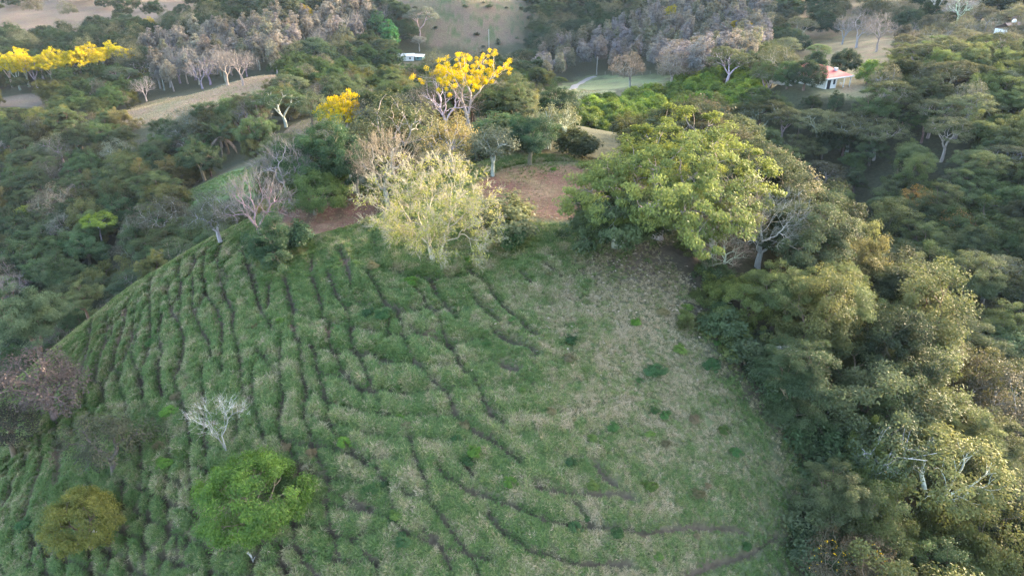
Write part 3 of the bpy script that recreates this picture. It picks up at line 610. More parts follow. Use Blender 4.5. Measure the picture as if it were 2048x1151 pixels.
GREY = (0.30, 0.27, 0.25); BROWN = (0.15, 0.115, 0.085); WHITE = (0.52, 0.49, 0.46)
rt_ = np.random.RandomState(77)
NAME = dict(round='broadleaf_tree', feather='feathery_tree', umbrella='umbrella_tree', mound='vine_covered_tree', teak='plantation_tree', bare='leafless_tree', sparse='thin_leaved_tree',
            fruit='fruit_tree', flower='flowering_tree', mango='evergreen_tree', shrub='shrub', thicket='sapling_thicket', big_leaf='big_leaved_tree', pale='pale_twiggy_tree', gold='flowering_tree', tall_umbrella='umbrella_tree', big_leaf_low='big_leaved_tree', little_bare='leafless_tree')
def tree(kind, x, y, z, h, col, label, group=None, wood=BROWN, wide=1.0, rz=None, i=None, cat=None, jit=.12, near=False, name=None):
    lst = PR[kind]; tm, cm, H_ = lst[rt_.randint(len(lst)) if i is None else i]; s = h / H_
    o = bpy.data.objects.new(name or NAME[kind], None); COL.objects.link(o); o.empty_display_size = .5
    o.location = (x, y, z - .1); o.rotation_euler = (rt_.normal(0, .03), rt_.normal(0, .03), rt_.rand() * 6.283 if rz is None else rz); o.scale = (s * wide, s * wide, s)
    tag(o, label, cat or ('shrub' if kind == 'shrub' else 'tree'), group)
    t = bpy.data.objects.new('trunk', tm); COL.objects.link(t); t.parent = o
    c = bpy.data.objects.new('crown', cm); COL.objects.link(c); c.parent = o
    k = 1 + rt_.uniform(-jit, jit) * 2; q = rt_.normal(0, jit * .22, 3)
    c.color = (*[max(.004, col[j] * k * (1 + q[j])) for j in range(3)], 1); t.color = (*[wood[j] * (1 + rt_.uniform(-.15, .15)) for j in range(3)], 1)
    if near:
        lum = sum(c.color[:3]) / (sum(col) + 1e-6); tone = 'darker ' if lum < .85 else ('paler ' if lum > 1.18 else ''); size = 'low ' if h < 6.6 else ('tall ' if h > (8.8 if kind != 'teak' else 12.8) else '')
        lm = min(LAND, key=lambda q: (q[0] - x) ** 2 + (q[1] - y) ** 2); o['label'] = size + tone + label + ' near ' + lm[2]
    return o
LAND = [(*at(u, v)[:2], t) for u, v, t in ((1690,170,'the red-roofed house'), (1420,200,'the middle of the orchard'), (1180,240,'the lower orchard end'), (1790,500,'the big vine-covered hump'), (1990,590,'the white-stemmed umbrella tree'), (1838,410,'the amber leaved tree'), (1880,985,'the golden topped umbrella tree'),
    (1765,950,'the leaning pale-stemmed tree'), (1950,1130,'the yellow green domed tree'), (1640,700,'the long white dead branch'), (1520,540,'the fan-shaped leafless tree'), (1885,130,'the little white hut'), (446,322,'the palm'), (213,517,'the lime umbrella tree'), (572,256,'the pale-limbed umbrella tree'), (620,440,'the bare-earth pad'),
    (1060,318,'the round clearing'), (938,262,'the tall yellow flowering tree'), (380,200,'the brown grass spur'), (250,245,'the tip of the brown spur'), (430,400,'the small green slope'), (62,690,'the pale green leafy tree'), (45,450,'the lime bushy crown'), (1170,170,'the gravel road'), (120,140,'the yellow tree row'), (930,110,'the bare cone hill'), (815,122,'the farm hut'),
    (415,160,'the mauve leafless row'), (2030,80,'the hilltop house'), (640,280,'the brown grass patch'), (1780,230,'the umbrella tree right of the house'), (1640,270,'the umbrella trees under the house'), (1900,300,'the big umbrella tree on the wooded slope'), (1460,130,'the dirt road'), (1300,150,'the lone grey brown trees'), (740,90,'the vivid columnar tree'), (570,60,'the upper plantation slope'), (30,210,'the brown meadow'), (1720,95,'the mauve trees beyond the house'))]
def tree_px(kind, u, v, h, col, label, up=0.0, **k):
    """a tree whose point `up` (share of its height) is seen at pixel (u, v)"""
    x, y, z = at(u, v, h * up); return tree(kind, x, y, float(zmesh(x, y)), h, col, label, **k)
OBST = []     # (x, y, r): keep random trees off these spots
# --- single trees one can name
DK = (0.030, 0.058, 0.024); OL = (0.066, 0.082, 0.030); MID = (0.050, 0.085, 0.030); LIME = (0.13, 0.19, 0.035); SAGE = (0.095, 0.115, 0.070); TAN = (0.19, 0.155, 0.115); YEL = (0.56, 0.43, 0.012)
MAUVE = (0.175, 0.157, 0.145)
def one(kind, u, v, h, col, label, up=0.0, r=3.0, **k):
    o = tree_px(kind, u, v, h, col, label, up=up, **k); OBST.append((o.location.x, o.location.y, r)); return o
one('big_leaf', 1312, 480, 12.0, (0.108, 0.140, 0.036), 'huge spreading tree with big drooping leaves beside the round brown clearing', wood=(.26, .23, .20), rz=.6, r=9, wide=1.06)
one('big_leaf_low', 1240, 495, 7.4, (0.062, .10, .036), 'lower dark green big-leaved tree leaning over the pasture brow', wood=(.26, .23, .20), r=5)
one('pale', 872, 522, 10.9, (0.21, 0.235, 0.065), 'wide pale twiggy tree with thin yellow green leaves on the pasture brow', wood=(.38, .345, .28), rz=.3, r=7, wide=.98)
one('bare', 775, 418, 9.5, TAN, 'greyish leafless tree leaning out behind the pale twiggy tree', wood=(.27, .23, .22), r=3)
one('sparse', 905, 345, 7.5, (0.25, 0.22, .07), 'small yellowish thin tree between the pale twiggy tree and the clearing', wood=GREY, r=3)
one('gold', 938, 262, 14.0, YEL, 'tall bright yellow flowering tree behind the round clearing', wood=(.42, .39, .36), rz=2.4, r=4)
one('bare', 893, 274, 10.5, TAN, 'pale leafless tree right beside the tall yellow flowering tree', wood=WHITE, r=3, i=1)
one('flower', 683, 214, 11, YEL, 'smaller bright yellow tree poking out above the bushy tree mass', up=.82, wood=GREY, r=2, i=0)
one('sparse', 775, 262, 9.5, (0.105, .12, .055), 'broad olive tree with thin crown in front of the yellow trees', up=.62, wood=GREY, r=3, wide=1.35)
one('sparse', 705, 305, 8.5, (0.10, .12, .05), 'olive thin-crowned tree under the smaller yellow tree', up=.6, wood=GREY, r=3, wide=1.2)
one('round', 655, 300, 10, (0.035, .075, .03), 'dark glossy green tree behind the bare-earth pad', up=.6, r=3)
one('round', 690, 325, 8.0, (0.03, .065, .028), 'tall dark tree standing over the upper edge of the bare-earth pad', up=.55, r=3)
one('mango', 625, 385, 5.5, (0.075, .13, .035), 'bright green round bush at the left rim of the bare-earth pad', up=.5, r=3)
one('fruit', 665, 372, 4.5, (0.06, .12, .03), 'small bright green bush beside the bare-earth pad', up=.5, r=2)
one('mound', 540, 485, 4.4, (0.03, .065, .028), 'dark green bushy tree at the corner of pasture and earth pad', up=.5, r=3, wide=1.2)
one('shrub', 600, 470, 3.2, (0.035, .07, .03), 'low dark shrub below the bare-earth pad', up=.5, r=1)
one('bare', 512, 420, 8.0, MAUVE, 'mauve grey leafless tree on the wood edge left of the earth pad', up=.5, wood=(.25, .21, .22), r=3)
one('bare', 575, 352, 8.0, MAUVE, 'silvery leafless tree behind the bright green bush', up=.5, wood=(.27, .24, .24), r=3)
one('sparse', 430, 425, 6.5, SAGE, 'silvery green thin tree at the lip of the pasture hill', up=.6, wood=GREY, r=2)
one('shrub', 1000, 432, 4.4, (0.10, .115, .05), 'dull olive shrub on the rim between pasture and clearing', up=.5, r=1, wide=1.3)
one('shrub', 1030, 470, 3.0, (0.05, .10, .03), 'small green shrub below the clearing rim', up=.5, r=1)
for u, v, h in ((1095, 300, 5.8), (1128, 304, 6.2)):
    one('thicket', u, v, h, (0.15, .165, .085), 'clump of thin pale stems at the back of the clearing', wood=WHITE, r=2, group='pale sapling clumps behind the clearing')
one('sparse', 985, 300, 6.5, SAGE, 'grey green feathery tree at the back left of the clearing', up=.5, wood=GREY, r=2)
one('round', 1115, 215, 7.5, (0.03, .06, .026), 'very dark tree between clearing and valley field', up=.5, r=2)
one('round', 1060, 265, 7.0, (0.022, .05, .024), 'deep dark tree just behind the clearing', up=.6, r=2)
one('umbrella', 572, 256, 10.5, (0.055, .085, .035), 'pale-limbed umbrella tree standing at the brown grass patch', wood=(.40, .37, .36), r=5, wide=1.1, rz=.4)
one('sparse', 620, 215, 9, (0.075, .10, .05), 'rounded grey green tree right behind the pale-limbed umbrella tree', up=.6, r=3)
one('tall_umbrella', 213, 517, 9.6, (0.16, .22, .03), 'slender white-stemmed tree with lime green umbrella crown in the valley wood', wood=WHITE, r=2, rz=0)
one('fruit', 45, 425, 6.5, (0.15, .20, .03), 'lime green bushy crown in the valley wood', up=.8, r=2)
one('feather', 62, 650, 9.0, (0.085, .125, .055), 'pale green leafy tree at the foot of the pasture hill', up=.55, r=4, wide=.95)
one('sparse', 82, 775, 7.0, (0.07, .058, .048), 'brownish grey thin-leaved tree on the lower left pasture slope', up=.5, r=3, wide=1.25, wood=(.15, .12, .11))
one('sparse', 205, 885, 5.4, (0.06, .072, .035), 'dark see-through tree on the grass above the golden green tree', up=.5, r=3, wide=1.25, wood=(.1, .085, .075))
one('sparse', 5, 860, 6.0, (0.05, .05, .035), 'dim thin tree on the steep grass below the brownish grey tree', up=.5, r=3)
one('mango', 160, 1035, 4.8, (0.105, .125, .022), 'golden green rounded tree low on the pasture', up=.55, r=3, wide=.95)
one('mango', 503, 990, 5.0, (0.07, .145, .02), 'vivid green spreading tree on the pasture below the little white bare tree', up=.5, r=4, wide=1.2, i=0)
one('little_bare', 446, 907, 5.0, WHITE, 'little white bare tree standing alone on the pasture', wood=(.25, .24, .235), r=2)
one('bare', 1420, 535, 8.2, TAN, 'sprawling leafless tree with brown twigs under the big-leaved tree', wood=(.33, .27, .24), r=3, wide=1.3, i=0)
one('bare', 1515, 535, 7.4, GREY, 'fan-shaped silver grey leafless tree at the wood edge', wood=(.42, .39, .36), r=3, wide=1.3, i=1)
one('bare', 1440, 555, 4.6, TAN, 'low tangled leafless bush on the pasture edge', wood=(.36, .32, .27), r=2, wide=1.4, i=3)
# right wood, the ones that stand out
LIT = (0.125, .125, .035)
one('mound', 1790, 470, 10, (0.085, .11, .035), 'large vine-covered hump of a tree in the right-hand wood', up=.55, r=5, wide=1.25)
one('mound', 1690, 515, 7.5, (0.115, .125, .042), 'tan tinged leafy crown beside the vine-covered hump', up=.6, r=4)
one('mound', 1630, 630, 7.5, (0.115, .125, .042), 'yellow tinged bushy crown hanging over the pasture edge', up=.6, r=4, wide=1.1)
one('feather', 1560, 590, 6.5, (0.075, .11, .035), 'green climber-laden tree at the pasture edge below the leafless trees', up=.55, r=3)
one('mound', 1490, 570, 4.6, (0.13, .165, .04), 'yellow green vine heap at the foot of the leafless trees', up=.55, r=2)
one('feather', 1590, 760, 7.0, (0.045, .075, .032), 'deep green bushy tree over the dark bare strip', up=.6, r=3)
one('mound', 1785, 780, 9.0, (0.065, .085, .035), 'broad dull green vine mound in the middle of the right-hand wood', up=.6, r=4, wide=1.15)
one('umbrella', 1880, 935, 8.5, (0.10, .118, .036), 'golden topped umbrella tree with two pale trunks in the lower wood', up=.72, wood=WHITE, r=4)
one('mound', 1950, 1060, 9.0, (0.105, .12, .032), 'yellow green domed tree below the golden umbrella tree', up=.6, r=4, wide=.95)
one('sparse', 1765, 905, 7.0, (0.07, .10, .045), 'leaning pale-stemmed tree with open crown', up=.6, wood=WHITE, r=2)
one('mound', 1740, 890, 6.5, (0.09, .125, .03), 'bright leafy climber column in the lower wood', up=.75, r=2, wide=.6)
one('umbrella', 1985, 545, 8.5, (0.085, .105, .05), 'white-stemmed open umbrella tree deep in the right-hand wood', up=.72, wood=WHITE, r=3)
one('sparse', 1838, 385, 6.5, (0.42, .26, .06), 'amber leaved thin tree in the right-hand wood', up=.8, r=2)
one('sparse', 1925, 440, 7.0, (0.30, .21, .06), 'orange brown thin tree behind the vine-covered hump', up=.8, r=2)
for u, v in ((1655, 1115), (1735, 1110)):
    one('sparse', u, v, 5.0, (0.10, .085, .045), 'brown twiggy shrub dotted with yellow flowers at the bottom wood edge', up=.7, r=2, group='yellow flowered shrubs at the bottom wood edge', wide=.8, name='flowering_shrub', cat='shrub')
    x, y, z = at(u, v, 3.5)
one('mound', 1742, 1040, 5.5, (0.07, .10, .032), 'low green vine heap filling the gap above the yellow flowered shrubs', up=.5, r=2)
one('mound', 1756, 822, 6.5, (0.06, .088, .032), 'dull green vine heap below the broad vine mound', up=.55, r=2)
one('mound', 1580, 812, 3.6, (0.05, .08, .032), 'low dark vine heap right at the pasture edge', up=.5, r=1)
for u, v, h in ((1555, 222, 6), (1600, 248, 6.5), (1625, 205, 4.5), (1672, 215, 5), (1690, 285, 7), (1745, 300, 7), (1735, 225, 5.5), (1650, 290, 7), (1800, 245, 6)):
    one('round', u, v, h, (0.05, .08, .033), 'rounded green tree filling in between the umbrella trees below the house', up=.5, r=2, group='rounded trees between the umbrella trees', jit=.2)
for u, v, h, wd in ((1782, 190, 9.5, 1.1), (1640, 238, 9, 1.1), (1705, 250, 9, 1.15), (1570, 235, 8, 1.0), (1760, 265, 8.5, 1.0), (1900, 260, 9, 1.0)):
    one('umbrella', u, v, h, (0.105, .115, .05), 'open umbrella tree with grey limbs on the slope below the red-roofed house', up=.75, wood=(.33, .29, .27), wide=wd, r=4, group='umbrella trees below the red-roofed house')
one('mango', 1545, 150, 7.2, (0.028, .062, .026), 'dark round evergreen at the orchard end of the house yard', up=.5, r=4, wide=.9)
one('mango', 1578, 152, 6.8, (0.045, .09, .03), 'green evergreen between the two dark yard trees', up=.5, r=3, wide=.8)
one('mango', 1612, 152, 7.2, (0.034, .058, .026), 'big dark round tree right in front of the red-roofed house', up=.5, r=4, wide=1.0)
one('mango', 1690, 126, 7.0, (0.03, .055, .026), 'dark round tree rising behind the red roof', up=.55, r=4)
one('fruit', 1635, 118, 6, (0.03, .06, .026), 'small dark tree behind the left end of the red roof', up=.6, r=2)
one('mound', 1775, 135, 6.5, (0.17, .20, .05), 'pale yellow green crown right of the red-roofed house', up=.6, r=4, wide=1.2)
one('fruit', 1740, 140, 6, (0.10, .18, .03), 'bright green small tree right of the red roof', up=.6, r=2)
one('mound', 1945, 130, 8, (0.13, .15, .05), 'wide yellow green domed tree beside the little white hut', up=.5, r=5, wide=1.2)
one('sparse', 1263, 140, 12, (0.165, .145, .105), 'round grey brown thin tree standing alone at the valley field', up=.55, wood=GREY, r=5)
one('sparse', 1345, 142, 12, (0.16, .145, .10), 'second grey brown round tree by the valley field towards the orchard', up=.55, wood=GREY, r=5)
one('umbrella', 1460, 122, 11, (0.11, .13, .06), 'wide open umbrella tree between orchard and plantation', up=.7, wood=WHITE, r=5)
one('teak', 778, 72, 17, (0.035, .12, .04), 'tall vivid green columnar tree beside the bare cone hill', up=.6, r=4, wide=1.4)
one('teak', 752, 55, 17, (0.03, .09, .035), 'darker tall columnar tree beside the vivid green one', up=.6, r=4, wide=1.4)
one('umbrella', 838, 40, 16, (0.13, .15, .105), 'silver green layered tree on the flank of the cone hill', up=.6, wood=GREY, r=5, wide=.9)
one('umbrella', 838, 86, 8, (0.20, .21, .16), 'small pale layered tree at the foot of the cone hill', up=.6, wood=GREY, r=4)
one('mango', 1560, 32, 13, (0.028, .05, .028), 'big dark round tree on the brown far slope', up=.5, r=6)
for u, v, h in ((1720, 60, 15), (1760, 68, 14), (1690, 62, 12)):
    one('bare', u, v, h, MAUVE, 'mauve leafless tree on the brown slope beyond the house', up=.5, wood=(.26, .22, .22), r=5, group='leafless trees on the brown slope beyond the house')
one('umbrella', 1605, 50, 12, (0.14, .15, .075), 'thin yellowish umbrella tree on the brown far slope', up=.7, wood=GREY, r=4)
one('bare', 1865, 42, 17, GREY, 'white-limbed leafless tree at the top of the far slope', wood=WHITE, r=4)
one('bare', 1910, 62, 15, GREY, 'twin-stemmed leafless tree near the hilltop house', wood=WHITE, r=4)
one('umbrella', 1640, 105, 8, (0.09, .13, .05), 'small green umbrella tree behind the red-roofed house', up=.6, r=3)
for u, v, h in ((355, 140, 12), (385, 132, 13), (415, 140, 13), (450, 136, 13), (480, 138, 12), (400, 152, 11), (335, 150, 11)):
    one('bare', u, v, h, MAUVE, 'mauve leafless tree in the row above the brown grass spur', up=.5, wood=(.25, .21, .235), r=3, group='leafless trees above the brown grass spur', wide=1.1)
one('bare', 290, 190, 9, GREY, 'whitish small leafless tree at the tip of the brown grass spur', wood=WHITE, up=.3, r=3)
for i, (u, v, h) in enumerate(((12, 133, 10), (45, 128, 11), (80, 128, 11), (112, 126, 11), (140, 120, 11), (172, 118, 11), (205, 112, 10), (240, 108, 10), (50, 112, 9), (225, 106, 9), (-25, 140, 10), (28, 138, 10), (62, 136, 10), (96, 134, 10), (126, 130, 10), (156, 126, 10), (190, 120, 10), (255, 112, 9))):
    one('flower', u, v, h * 1.4, (0.46, .40, .014), 'yellow flowering tree in the long row across the far valley', up=.65, wood=GREY, r=3, group='yellow flowering trees in a row across the valley', wide=1.0)
for u, v in ((300, 50), (335, 54), (620, 28), (510, 42), (1470, 50), (1490, 62), (1340, 25)):
    one('flower', u, v, 11, (0.36, .29, .03), 'dull yellow flowering tree among the far woods', up=.7, wood=GREY, r=3, group='dull yellow trees in the far woods')
# palm
def palm(u, v, h, label):
    x, y, z = at(u, v); z = float(zmesh(x, y)); r = np.random.RandomState(9); W = Wood()
    W.tube(crv(r, np.array([0, 0, -.4]), np.array([.5, 0, h * .55]), .02, 7), np.linspace(.24, .17, 7), 8)
    top = np.array([.5, 0, h * .55]); o = bpy.data.objects.new('palm_tree', None); COL.objects.link(o); o.location = (x, y, z); tag(o, label, 'palm')
    t = link('trunk', W.mesh('palm_trunk'), o); t.color = (.17, .13, .11, 1)
    for k in range(15):
        az = k * 2.4 + r.rand() * .4; el = math.radians(r.uniform(25, 80)) if k < 12 else math.radians(-20); L_ = h * .5 * r.uniform(.85, 1.1)
        V = []; Q = []; lv = []; d = np.array([math.cos(az), math.sin(az)]); sd = np.array([-d[1], d[0], 0])
        P = []; p = top.copy(); e = el
        for j in range(13): P.append(p.copy()); st = L_ / 12; p = p + np.array([d[0] * math.cos(e), d[1] * math.cos(e), math.sin(e)]) * st; e -= .09
        for j in range(1, 13):
            t_ = (P[j] - P[j - 1]); t_ /= np.linalg.norm(t_); wl = .95 * math.sin(math.pi * (j + 1.5) / 15)
            for sg in (-1, 1):
                for q in (0, .5):
                    b0 = P[j - 1] + (P[j] - P[j - 1]) * q; tip = b0 + sd * sg * wl + t_ * .45 - np.array([0, 0, .18 * wl]); b = len(V)
                    V += [b0, b0 + t_ * .14, tip + t_ * .03, tip]; Q.append((b, b + 1, b + 2, b + 3)); lv.append(r.rand())
        f_ = link('frond', quad_mesh('palm_frond', V, Q, LEAF, lv), o); f_.color = (.045, .085, .04, 1) if k < 12 else (.30, .24, .20, 1)
    OBST.append((x, y, 3))
for u, v, h in ((958, 312, 3.0), (985, 306, 2.6), (1012, 300, 3.4), (1045, 298, 3.2), (1070, 306, 2.4), (1150, 306, 3.6), (1172, 312, 3.2), (1030, 290, 3.8), (1010, 282, 4.2), (1085, 290, 4.0)):
    tree_px('shrub', u, v, h, (0.075, .095, .038), 'olive shrub on the back rim of the round clearing', group='shrubs on the back rim of the clearing', wide=1.4, jit=.25)
palm(446, 322, 11.5, 'palm with upright fronds and grey dead ones in the valley wood')

# --- woods: every tree stands on its own, scattered over the wooded land
RED_HOUSE = (80, 178)
PX_OPEN = [[(225,240),(265,212),(330,192),(420,172),(520,148),(556,150),(548,170),(430,195),(340,222),(255,246)], [(585,285),(600,235),(690,232),(690,262),(640,280)],
           [(345,400),(450,345),(525,335),(505,372),(420,388),(375,408)], [(1045,200),(1060,178),(1205,182),(1165,198)], [(1120,178),(1150,150),(1325,150),(1325,164),(1230,182)],
           [(815,112),(830,60),(900,5),(950,5),(1070,75),(1065,105),(960,115),(850,120)], [(1560,198),(1560,182),(1610,174),(1715,160),(1710,184),(1660,192),(1600,202)], [(-20,210),(0,196),(90,192),(95,208)],
           [(600,480),(600,425),(740,395),(740,440),(660,490)], [(1560,100),(1640,78),(1800,70),(1800,100),(1640,112)], [(985,315),(1000,298),(1070,296),(1080,310)], [(785,128),(790,104),(850,104),(850,128)]]
TEAK1 = [(285,95),(420,62),(560,40),(690,8),(760,-20),(775,40),(700,85),(590,100),(545,140),(500,165),(320,165),(300,120)]
TEAK2 = [(1070,150),(1090,95),(1200,70),(1290,25),(1330,-20),(1560,-20),(1545,95),(1480,135),(1330,152)]
ORCH = [(1060,240),(1110,212),(1200,180),(1330,162),(1480,138),(1530,150),(1525,190),(1480,212),(1380,235),(1220,262),(1120,262)]
PX_NEAR = [(p, at(*q)[1] - 1) for p, q in (   # keep the view free onto the trees and places that stand clear in the photograph
    ([(812,150),(880,118),(1048,118),(1052,240),(1000,258),(880,270)], (938,262)), ([(630,188),(735,188),(735,240),(640,245)], (683,214,9)), ([(515,160),(650,160),(640,250),(520,250)], (572,256)),
    ([(400,235),(480,235),(480,318),(420,318)], (446,322)), ([(178,420),(258,420),(250,512),(190,512)], (213,517)), ([(1628,112),(1748,122),(1748,190),(1628,194)], (1670,186)),
    ([(1345,425),(1600,440),(1590,545),(1400,560)], (1515,536)), ([(985,420),(985,318),(1150,305),(1180,400)], (1065,330)), ([(1060,245),(1150,245),(1150,310),(1060,310)], (1110,305)))]
rw = np.random.RandomState(31)
cand = []
def ring(x0, x1, y0, y1, s):
    for yy in np.arange(y0, y1, s * .87):
        for xx in np.arange(x0, x1, s): cand.append((xx + rw.uniform(-.42, .42) * s, yy + rw.uniform(-.42, .42) * s, s))
ring(-130, 18, 22, 120, 5.6); ring(18, 150, 22, 120, 5.0); ring(-230, 230, 120, 205, 7.0); ring(-330, 330, 205, 320, 8.0); ring(-420, 400, 320, 440, 7.5); ring(-420, 420, 440, 640, 9.0); ring(5, 90, 150, 260, 4.6)

far_pts = []; N_ = {}; KIND = {}
cand.sort(key=lambda c: c[0] ** 2 + c[1] ** 2)      # the largest in view first
FI = dict(round=0, feather=1, sparse=2, mango=3, teak=4, umbrella=5, mound=6, bare=7, fruit=8)
def stuff_tree(kind, x, y, z, h, col):
    k_ = rw.uniform(.75, 1.25); far_pts.append((x, y, z, FI[kind], h, *[c * k_ * rw.uniform(.96, 1.04) for c in col]))
def used(x, y, r): return any((x - a) ** 2 + (y - b) ** 2 < (q * .75 + r) ** 2 for a, b, q in OBST)
for x, y, s in cand:
    z = float(Hq(x, y)); hgt = 8.5
    u, v, dep = [float(q) for q in proj(x, y, z + 5)]
    if not (-170 < u < 2260 and -60 < v < 1330): continue
    if dep < 34: continue
    if inpoly(x, y, PASTURE) and hill(x, y) > z - 2.2: continue
    if np.hypot(x - 6, y - 77) < 13.5 or np.hypot(x + 21.5, y - 76.5) < 8.5: continue
    if np.hypot(x - 80, y - 179) < 10.5 or used(x, y, 1.2): continue
    if s == 4.6:
        fu, fv, _ = proj(x, y, z + 2.5); fu2, fv2, _ = proj(x, y, z + 4.5)
        if not inpoly(fu, fv, ORCH) or any(inpoly(fu2, fv2, p) for p in PX_OPEN) or not visible(x, y, z + 4): continue
        q = rw.rand(); tree('fruit', x, y, float(zmesh(x, y)), rw.uniform(3.8, 5.4), (0.085, .15, .024) if q < .6 else (.12, .19, .024), 'bright green fruit tree', 'orchard fruit trees', jit=.18, wide=1.1, near=True); continue
    if inpoly(u, v, ORCH): continue
    uu, vv, _ = proj(np.full(5, x), np.full(5, y), z + np.array([0, 2.5, 5, 7, 9.]))
    if any(inpoly(uu, vv, p).any() for p in PX_OPEN): continue
    if any(inpoly(x, y, OPEN[k]) for k in OPEN): continue
    if np.hypot(x - CONE[0], (y - CONE[1]) / 1.1) < 47 and y < 510: continue
    if any(y < ym and inpoly(uu, vv, p).any() for p, ym in PX_NEAR): continue
    if not visible(x, y, z + 8.5): continue
    zz = float(zmesh(x, y)); q = rw.rand()
    if inpoly(u, v, TEAK1) or inpoly(u, v, TEAK2):
        which = 'left' if u < 900 else 'right'; n = N_.get(which, 0)
        if n < 150:
            N_[which] = n + 1
            place_ = 'left of the cone hill' if which == 'left' else 'behind the valley road'
            if q < .86: tree('teak', x, y, zz, rw.uniform(10, 14.5), (0.185, .17, .135) if q < .55 else ((.13, .135, .085) if q < .72 else (.17, .16, .155)), 'slim plantation tree ' + place_, 'plantation trees ' + place_, near=True, wood=GREY, wide=1.15, jit=.16)
            else: tree('bare', x, y, zz, rw.uniform(9, 13), MAUVE, 'leafless tree in the plantation', 'leafless trees in the plantation ' + place_, near=True, wood=(.27, .24, .24), wide=.8)
        else: stuff_tree('teak', x, y, zz, rw.uniform(10, 14.5), [(.185, .17, .135), (.13, .135, .09), (.17, .16, .155)][rw.randint(3)])
        continue
    if y > 330:
        farL = (x < -175 and y > 405)
        if farL and rw.rand() < .88: continue
        if x > 120 and y < 520 and rw.rand() < .62: continue
        f_k = rw.choice([0, 1, 2, 3]); stuff_tree(['round', 'feather', 'sparse', 'mango'][f_k], x, y, zz, rw.uniform(8, 14), [DK, (0.05, .07, .035), (0.10, .105, .06), (0.04, .065, .035)][f_k])
        continue
    if x > 115 and y > 225:
        if q < .35: continue
        tree(['sparse', 'umbrella', 'round', 'bare'][rw.choice(4, p=[.35, .25, .25, .15])], x, y, zz, rw.uniform(6, 10), (0.125, .125, .065), 'dull thin tree on the brown slope', near=True, group='scattered trees on the brown slope', wood=GREY, jit=.15)
        continue
    if x < 12 + .10 * (y - 100) and y < 330 and not (y < 120 and x > -20):
        zone = 'valley' if (x < -30 and y < 205) else ('ridge' if y < 205 else 'mid')
    else: zone = 'right' if x > 22 else 'ridge'
    TX = dict(valley=('filling the valley beside the pasture hill', 'valley wood'), ridge=('behind the pasture hill brow', 'wood behind the brow'), mid=('around the brown grass spur', 'wood around the spur'),
              right=('on the slope below the red-roofed house', 'wood below the house'))[zone]
    if zone == 'right':
        pk = [('feather', .42, (0.072, .098, .036), 'feathery green tree'), ('round', .20, (0.055, .084, .034), 'rounded mid green tree'), ('mound', .20, (0.072, .094, .032), 'vine-covered green tree'), ('umbrella', .12, (0.095, .11, .05), 'flat-topped open tree'), ('sparse', .04, (0.12, .12, .065), 'greyish thin-leaved tree')]
        hh = rw.uniform(5.2, 10.2)
    else:
        pk = [('round', .42, (0.046, .082, .030), 'dark green rounded tree'), ('feather', .24, (0.072, .10, .040), 'feathery dull green tree'), ('mound', .14, (0.080, .088, .026), 'olive vine-covered tree'), ('sparse', .12, (0.10, .10, .065), 'greyish thin-leaved tree'), ('bare', .03, MAUVE, 'leafless grey tree'), ('umbrella', .05, (0.06, .085, .042), 'flat-topped open tree')]
        hh = rw.uniform(5.4, 10.0) * (1.1 if zone == 'mid' else 1.0)
    if zone == 'ridge' and y < 100: hh *= .7
    edge = float(track_dist(np.array([x]), np.array([y]), [[(p[0], p[1]) for p in _e]], 7.0)[0])
    if edge < 5: hh *= .55 + .08 * edge
    if zone == 'valley' and hill(x, y) > z - 2.5: hh *= .6
    w_ = np.cumsum([p[1] for p in pk]); kd = pk[int(np.searchsorted(w_ / w_[-1], rw.rand()))]
    KIND[kd[0]] = KIND.get(kd[0], 0) + 1
    if KIND[kd[0]] > 285 or (y > 230 and kd[0] != 'umbrella'):
        stuff_tree(kd[0], x, y, zz, hh, kd[2]); continue
    tree(kd[0], x, y, zz, hh, kd[2], kd[3], kd[3] + 's of the woods', near=True, jit=.26, wood=GREY if kd[0] in ('sparse', 'umbrella') else BROWN, wide=rw.uniform(.9, 1.15))
    N_[zone] = N_.get(zone, 0) + 1
# far woods: one mass
PF = bpy.data.collections.new('far_prototypes')
for k, kd in enumerate(FI):
    tm, cm, H_ = PR[kd][0]; cm = cm.copy(); cm.materials.clear(); cm.materials.append(FARLEAF)
    if kd == 'bare': cm = cm.copy()
    j = bpy.data.objects.new('far_tree_%s' % 'abcdefghi'[k], cm); PF.objects.link(j)
A = np.array(far_pts); hs_ = A[:, 4] / np.array([PR[kd][0][2] for kd in FI])[A[:, 3].astype(int)]
fo = scatter_object('far_wood', A[:, :3], np.stack([np.zeros(len(A)), np.zeros(len(A)), rw.rand(len(A)) * 6.28], 1), np.repeat(hs_[:, None], 3, 1), A[:, 3].astype(int), PF, hue=A[:, 5:8])
tag(fo, 'distant mixed woods on the hills beyond the valley', 'wood', kind='stuff')
print('TREES', N_, KIND, 'far', len(far_pts), 'grass', NGRASS, 'objs', len(COL.objects))
